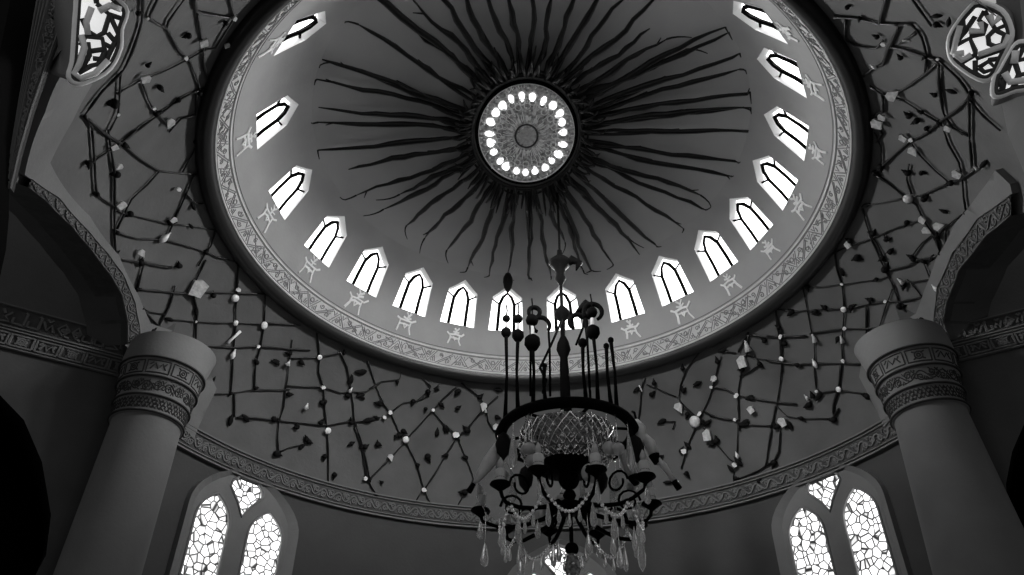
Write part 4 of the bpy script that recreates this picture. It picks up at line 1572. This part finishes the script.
mb.lathe([(HR - 0.13, HZ - 0.05), (HR - 0.02, HZ - 0.13), (HR + 0.1, HZ - 0.1), (HR + 0.14, HZ), (HR + 0.08, HZ + 0.12), (HR - 0.06, HZ + 0.14), (HR - 0.14, HZ + 0.05), (HR - 0.13, HZ - 0.05)], 'iron', AX, 72)
for i in range(6):
    a = i * PI / 3 + 0.3
    mb.tube([around(a, 0.1, HZ + 0.05), around(a, 0.8, HZ + 0.12), around(a, HR, HZ)], 0.04, 'iron', seg=6)
part('hoop', mb, label='thick black iron hoop with spokes')

# rods standing round the hoop, each with its dark bulb
RODS = [(505, 333, 5, 1), (518, 336, 6, 1), (533, 343, 8, 1), (585, 343, 4.5, 1), (597, 332, 7, 1), (611, 346, 3, 0), (617, 340, 3, 0), (545, 366, 2.5, 0)]
for i, (px, py, rp, near) in enumerate(RODS):
    x = cpt(px, 405, -1.3).x - XC
    x = max(-HR * 0.98, min(HR * 0.98, x))
    y = -math.sqrt(max(0.0, HR * HR - x * x))
    foot = AX + Vector((x, y, HZ + 0.1))
    z1 = zat(py, y)
    r = rp * (y + YCH + YC) / 780 * 1.25
    mb = MB()
    top_ = Vector((foot.x, foot.y, z1))
    mid_ = foot.lerp(top_, 0.5) + Vector((0.03 * (-1) ** i, 0, 0))
    mb.tube([foot, foot.lerp(mid_, 0.5), mid_, mid_.lerp(top_, 0.5), top_], [0.055, 0.042, 0.035, 0.042, 0.05], 'iron', seg=8)
    rod = part('rod', mb, at=foot)
    bm_ = MB()
    bm_.lathe([(0.01, -1.2 * r), (0.6 * r, -0.9 * r), (0.98 * r, -0.2 * r), (0.92 * r, 0.55 * r), (0.55 * r, 0.95 * r), (0.01, 1.05 * r)], 'iron', top_, 14)
    if rp >= 5:
        bm_.lathe([(0.3 * r, 0.9 * r), (0.28 * r, 2.3 * r), (0.01, 2.5 * r)], 'shade_glass', top_, 10)
        bm_.ball(top_ + Vector((0, 0, 3.3 * r)), 0.8 * r, 'iron', 12)
        bm_.tube([top_ + Vector((0, 0, 3.9 * r)), top_ + Vector((0.02, 0, 5.2 * r)), top_ + Vector((0.0, 0, 6.6 * r))], 0.02, 'iron', seg=6)
    bm_.build('bulb', parent=rod, at=top_)
# curled hooks
for cx, cy, rr, turn, dy in ((540, 325, 9, 1, -1.4), (594, 312, 10, -1, -1.3), (535, 312, 6, -1, -1.4), (577, 322, 9, 1, -1.0)):
    mb = MB()
    c = cpt(cx, cy, dy)
    q = rr * (YC + YCH + dy) / 780 * 1.35
    pts = []
    for i in range(22):
        a = -0.6 + i / 21 * 4.9
        k = q * (1 - 0.35 * i / 21)
        pts.append(c + Vector((turn * k * math.cos(a), 0.05 * i / 21, k * math.sin(a) * 1.15)))
    mb.tube(pts, [0.045 + 0.02 * math.sin(PI * i / 21) for i in range(22)], 'iron', seg=7)
    e = pts[0]
    mb.tube([e, e + Vector((0.02, 0, -0.5)), Vector((e.x, e.y, HZ + 0.3))], 0.028, 'iron', seg=6)
    part('scroll_hook', mb, at=c)
mb = MB()
mb.tube([cpt(562, 320, -0.2), cpt(551, 345, -0.6), cpt(540, 368, -1.1), cpt(546, 380, -1.3), cpt(543, 393, -1.5)], 0.035, 'iron', seg=6)
part('brace', mb)
mb = MB()
c = cpt(586, 308, -0.9)
mb.lathe([(0.01, 0.28), (0.08, 0.2), (0.3, -0.15), (0.26, -0.2), (0.01, -0.18)], 'iron', c, 12)
mb.tube([c, c + Vector((-0.1, 0, -0.6)), cpt(576, 345, -0.9)], 0.03, 'iron', seg=6)
part('bell_cap', mb, at=c)

# bowl of crystal strings under the hoop
BOWL = [(1.16, HZ + 0.04), (1.17, HZ - 0.22), (1.12, HZ - 0.48), (0.98, HZ - 0.70), (0.72, HZ - 0.84), (0.4, HZ - 0.90)]
mb = MB()
mb.lathe(BOWL, 'crystal_mesh', AX, 48)


def bowl_pt(a, t, o=0.0):
    k = t * (len(BOWL) - 1)
    i = min(len(BOWL) - 2, int(k))
    f_ = k - i
    return around(a, BOWL[i][0] + (BOWL[i + 1][0] - BOWL[i][0]) * f_ + o, BOWL[i][1] + (BOWL[i + 1][1] - BOWL[i][1]) * f_ - o * 0.5)


for i in range(36):
    for sg in (-1, 1):
        a = 2 * PI * i / 36
        mb.tube([bowl_pt(a + sg * 0.9 * t, t, 0.015) for t in (0, 0.17, 0.34, 0.5, 0.67, 0.84, 1)], 0.012, 'crystal_bead', seg=4)
rng = random.Random(23)
for i in range(420):
    mb.ball(bowl_pt(rng.uniform(0, 2 * PI), rng.random() ** 0.8, 0.02), rng.uniform(0.018, 0.045), 'crystal_bead', 6)
part('crystal_bowl', mb, label='glittering bowl of crystal strings')
mb = MB()
mb.lathe([(0.74, HZ - 0.81), (0.77, HZ - 0.88), (0.58, HZ - 0.95), (0.3, HZ - 1.0), (0.12, HZ - 1.03)], 'iron', AX, 36)
mb.ball(AX + Vector((0, 0, HZ - 1.16)), 0.25, 'iron', 18)
part('bowl_base', mb, label='black base under the crystal bowl')

# lower stem, dish and finial
zd, zf = zat(508), zat(549)
mb = MB()
mb.lathe([(0.06, HZ - 1.3), (0.09, HZ - 1.42), (0.05, HZ - 1.5), (0.12, zd + 0.4), (0.16, zd + 0.3), (0.08, zd + 0.15), (0.05, zd), (0.045, zf + 0.1)], 'iron', AX, 16)
part('lower_stem', mb)
mb = MB()
mb.lathe([(0.05, zd + 0.14), (0.22, zd + 0.10), (0.42, zd + 0.03), (0.40, zd - 0.06), (0.18, zd - 0.08), (0.05, zd - 0.16)], 'iron', AX, 28)
for i in range(12):
    a = 2 * PI * i / 12
    mb.tube([around(a, 0.38, zd), around(a, 0.5, zd - 0.05), around(a, 0.56, zd - 0.14)], [0.05, 0.06, 0.02], 'iron', seg=6)
part('dish', mb, label='black petalled dish')
mb = MB()
mb.ball(AX + Vector((0, 0, zf)), 0.155, 'iron', 16)
f_ = part('finial', mb, label='black ball finial')
mb = MB()
mb.lathe([(0.10, zf - 0.12), (0.17, zf - 0.3), (0.18, zf - 0.45), (0.12, zf - 0.62), (0.05, zf - 0.75), (0.01, zf - 0.8)], 'crystal_mesh', AX, 16)
for i in range(40):
    a, t = rng.uniform(0, 2 * PI), rng.random()
    mb.ball(around(a, 0.17 * math.sin(PI * (0.25 + 0.7 * t)) + 0.01, zf - 0.14 - 0.6 * t), 0.03, 'crystal_bead', 6)
mb.build('crystal_basket', parent=f_, at=AX + Vector((0, 0, zf - 0.4)))


def drop_mesh(mb, p, L, r, mname):
    mb.lathe([(0.006, 0), (0.012, -0.08 * L), (r * 0.35, -0.2 * L), (r * 0.7, -0.45 * L), (r, -0.7 * L), (r * 0.75, -0.9 * L), (0.01, -L)], mname, p, 10, sy=0.7)


# arms, each with cup, candle and drops
NA = 10
for i in range(NA):
    a = 2 * PI * (i + 0.35) / NA
    rr_ = 1.98 + 0.12 * math.sin(i * 2.1)
    zz = zd + 0.1 * math.sin(i * 1.7)
    prof = [(0.30, zz + 0.02), (0.62, zz - 0.18), (1.0, zz - 0.30), (1.4, zz - 0.36), (1.72, zz - 0.32), (rr_ - 0.05, zz - 0.2), (rr_, zz - 0.03)]
    mb = MB()
    mb.tube([around(a, r, z) for r, z in prof], [0.06, 0.055, 0.05, 0.05, 0.045, 0.04, 0.05], 'iron', seg=8)
    # inner S scroll on the arm
    mb.tube([around(a, 1.35 + 0.28 * math.cos(q * 0.5) * (1 - q * 0.035), zz + 0.16 + 0.28 * math.sin(q * 0.5) * (1 - q * 0.035)) for q in range(14)], 0.03, 'iron', seg=6)
    arm = part('arm', mb, at=around(a, 0.3, zz))
    c = around(a, rr_, zz)
    cm = MB()
    cm.lathe([(0.03, -0.1), (0.10, -0.04), (0.24, 0.06), (0.22, 0.10), (0.11, 0.08), (0.12, 0.22), (0.01, 0.22)], 'iron', c, 18)
    cm.build('candle_cup', parent=arm, at=c)
    km = MB()
    km.lathe([(0.115, 0.12), (0.12, 0.2), (0.115, 0.40), (0.09, 0.43), (0.02, 0.44)], 'candle', c, 16)
    km.build('candle', parent=arm, at=c, label='white candle sleeve')
    bm_ = MB()
    bm_.lathe([(0.03, 0.43), (0.07, 0.49), (0.08, 0.55), (0.045, 0.65), (0.01, 0.72)], 'shade_glass', c, 12)
    bm_.build('flame_bulb', parent=arm, at=c)
    for q, (dr, dz, L) in enumerate(((0.0, -0.12, 0.55), (-0.45, -0.44, 0.62), (-0.95, -0.56, 0.5))):
        if (i + q) % 3 == 2:
            continue
        dm = MB()
        p = around(a + 0.02 * q, rr_ + dr, zz + dz)
        drop_mesh(dm, p, L * rng.uniform(0.8, 1.25), rng.uniform(0.06, 0.085), 'glass')
        dm.build('crystal_drop', parent=arm, at=p)

# long drops and glass globes hung from the hoop
rng = random.Random(61)
for i in range(20):
    a = 2 * PI * (i + 0.2 * rng.random()) / 20
    if min(a, 2 * PI - a) < 0.55:
        continue                       # the bowl shows through this gap
    p = around(a, HR + 0.02, HZ - 0.1)
    mb = MB()
    L = rng.uniform(0.35, 0.7)
    if i % 4 == 0:      # dark oval beadwork pendants
        mb.tube([p, p - Vector((0, 0, 0.12))], 0.015, 'iron', seg=5)
        mb.lathe([(0.01, -0.1), (0.13, -0.2), (0.2, -0.42), (0.16, -0.64), (0.05, -0.78), (0.01, -0.84)], 'bead', p, 14, sy=0.6)
        part('oval_pendant', mb, at=p, label='black oval beadwork pendant')
    elif i % 4 == 2:
        mb.tube([p, p - Vector((0, 0, 0.3 + L))], 0.012, 'crystal_bead', seg=5)
        mb.ball(p - Vector((0, 0, 0.42 + L)), 0.15, 'shade_glass', 16)
        mb.ball(p - Vector((0, 0, 0.28 + L)), 0.05, 'iron', 8)
        part('glass_globe', mb, at=p, label='round smoky glass globe')
    else:
        mb.tube([p, p - Vector((0, 0, 0.25))], 0.01, 'crystal_bead', seg=5)
        drop_mesh(mb, p - Vector((0, 0, 0.22)), 0.75 + L * 0.6, 0.11, 'glass')
        part('crystal_drop', mb, at=p)
for (px, py, r, dy) in ((609, 448, 6, -1.2), (595, 458, 6, -1.3), (590, 473, 8, -1.2), (532, 460, 6, -1.2), (526, 449, 5, -1.2), (541, 516, 6, 0.2)):
    c = cpt(px, py, dy)
    q = r * (YC + YCH + dy) / 780 * 1.2
    mb = MB()
    mb.ball(c, q, 'shade_glass', 18, 1.1)
    mb.ball(c + Vector((0, 0, q * 1.05)), q * 0.35, 'iron', 8)
    mb.tube([c + Vector((0, 0, q)), c + Vector((0, 0.1, q + 0.6)), Vector((c.x, c.y + 0.1, HZ))], 0.014, 'crystal_bead', seg=5)
    part('glass_globe', mb, at=c)
# pale horns sweeping out at both sides
for pts, rad in (([(505, 437), (498, 447), (490, 461), (481, 474), (474, 484)], [0.05, 0.13, 0.17, 0.12, 0.03]),
                 ([(636, 420), (640, 428), (641, 438), (637, 448)], [0.06, 0.14, 0.14, 0.05]),
                 ([(643, 437), (650, 444), (654, 455)], [0.12, 0.14, 0.12]),
                 ([(654, 456), (664, 466), (674, 481)], [0.07, 0.08, 0.05]),
                 ([(624, 452), (628, 464), (633, 476)], [0.13, 0.14, 0.13])):
    mb = MB()
    P = [cpt(x, y, -0.3) for x, y in pts]
    mb.tube(P, rad, 'candle', seg=12)
    e, e2 = P[-1], P[-2]
    mb.tube([e, e + (e - e2).normalized() * 0.22], [rad[-1] * 0.9 + 0.03, 0.08], 'iron', seg=10)
    mb.tube([P[0], P[0] + Vector((0, 0.1, 0.25)), AX + (P[0] - AX).normalized() * 0 + Vector((P[0].x - AX.x, 0.1, P[0].z + 0.45))], 0.03, 'iron', seg=6)
    part('horn_sleeve', mb, at=P[0], label='pale curved sleeve with a black tip')
# big clear oval plate at left
for (px, py, w, h, dy) in ((497, 488, 19, 30, -0.2), (622, 495, 12, 26, 0.0)):
    c = cpt(px, py, dy)
    k = (YC + YCH + dy) / 780 * 1.15
    mb = MB()
    mb.lathe([(0.01, -h * k), (0.5 * w * k, -0.82 * h * k), (0.95 * w * k, -0.3 * h * k), (0.9 * w * k, 0.3 * h * k), (0.5 * w * k, 0.8 * h * k), (0.01, h * k)], 'clear_glass', c, 20, sy=0.12)
    mb.tube([c + Vector((0, 0, h * k)), Vector((c.x, c.y, HZ))], 0.015, 'crystal_bead', seg=5)
    part('glass_plate', mb, at=c, label='large clear oval glass plate')
# bead swags
for i in range(NA):
    a0, a1 = 2 * PI * (i + 0.35) / NA, 2 * PI * (i + 1.35) / NA
    mb = MB()
    pts = []
    for q in range(15):
        t = q / 14
        a = a0 + (a1 - a0) * t
        pts.append(around(a, 1.62, zd - 0.22 - 0.5 * math.sin(PI * t)))
    mb.tube(pts, 0.014, 'crystal_bead', seg=4)
    for p in pts:
        mb.ball(p, 0.045, 'crystal_bead', 7)
    for q in (4, 7, 10):
        drop_mesh(mb, pts[q], 0.34, 0.05, 'glass')
    part('bead_swag', mb, at=pts[7])
for (px, py, L) in ((485, 541, 22), (521, 548, 26), (588, 532, 20), (619, 545, 20), (638, 520, 44)):
    mb = MB()
    p = cpt(px, py, 0.1)
    k = (YC + YCH) / 780 * 1.2
    drop_mesh(mb, p, L * k, 0.10, 'glass')
    mb.tube([p, Vector((p.x, p.y, zd + 0.4))], 0.012, 'crystal_bead', seg=5)
    part('long_drop', mb, at=p)

#@@END2@@

# ==================================================================== light and camera
sc = bpy.context.scene
w = bpy.data.worlds.new('World')
sc.world = w
w.use_nodes = True
bg = w.node_tree.nodes['Background']
bg.inputs['Color'].default_value = (1, 1, 1, 1)
bg.inputs['Strength'].default_value = 0.36
cam = bpy.data.cameras.new('camera')
co = bpy.data.objects.new('camera', cam)
COL.objects.link(co)
cam.sensor_width = 36.0
cam.sensor_fit = 'HORIZONTAL'
cam.lens = F / 1024.0 * 36.0
cam.clip_start = 0.05
cr, sr = math.cos(ROLL), math.sin(ROLL)
r0, u0, f0 = Vector((1, 0, 0)), Vector((0, -S_, C_)), Vector((0, C_, S_))
rr, uu = r0 * cr - u0 * sr, r0 * sr + u0 * cr
mtx = Matrix.Identity(4)
for i in range(3):
    mtx[i][0], mtx[i][1], mtx[i][2], mtx[i][3] = rr[i], uu[i], -f0[i], CAM[i]
co.matrix_world = mtx
sc.camera = co
vs_ = sc.view_settings
vs_.view_transform = 'Standard'
vs_.look = 'None'
vs_.gamma = 1.0
vs_.exposure = 0.0
vs_.use_curve_mapping = False
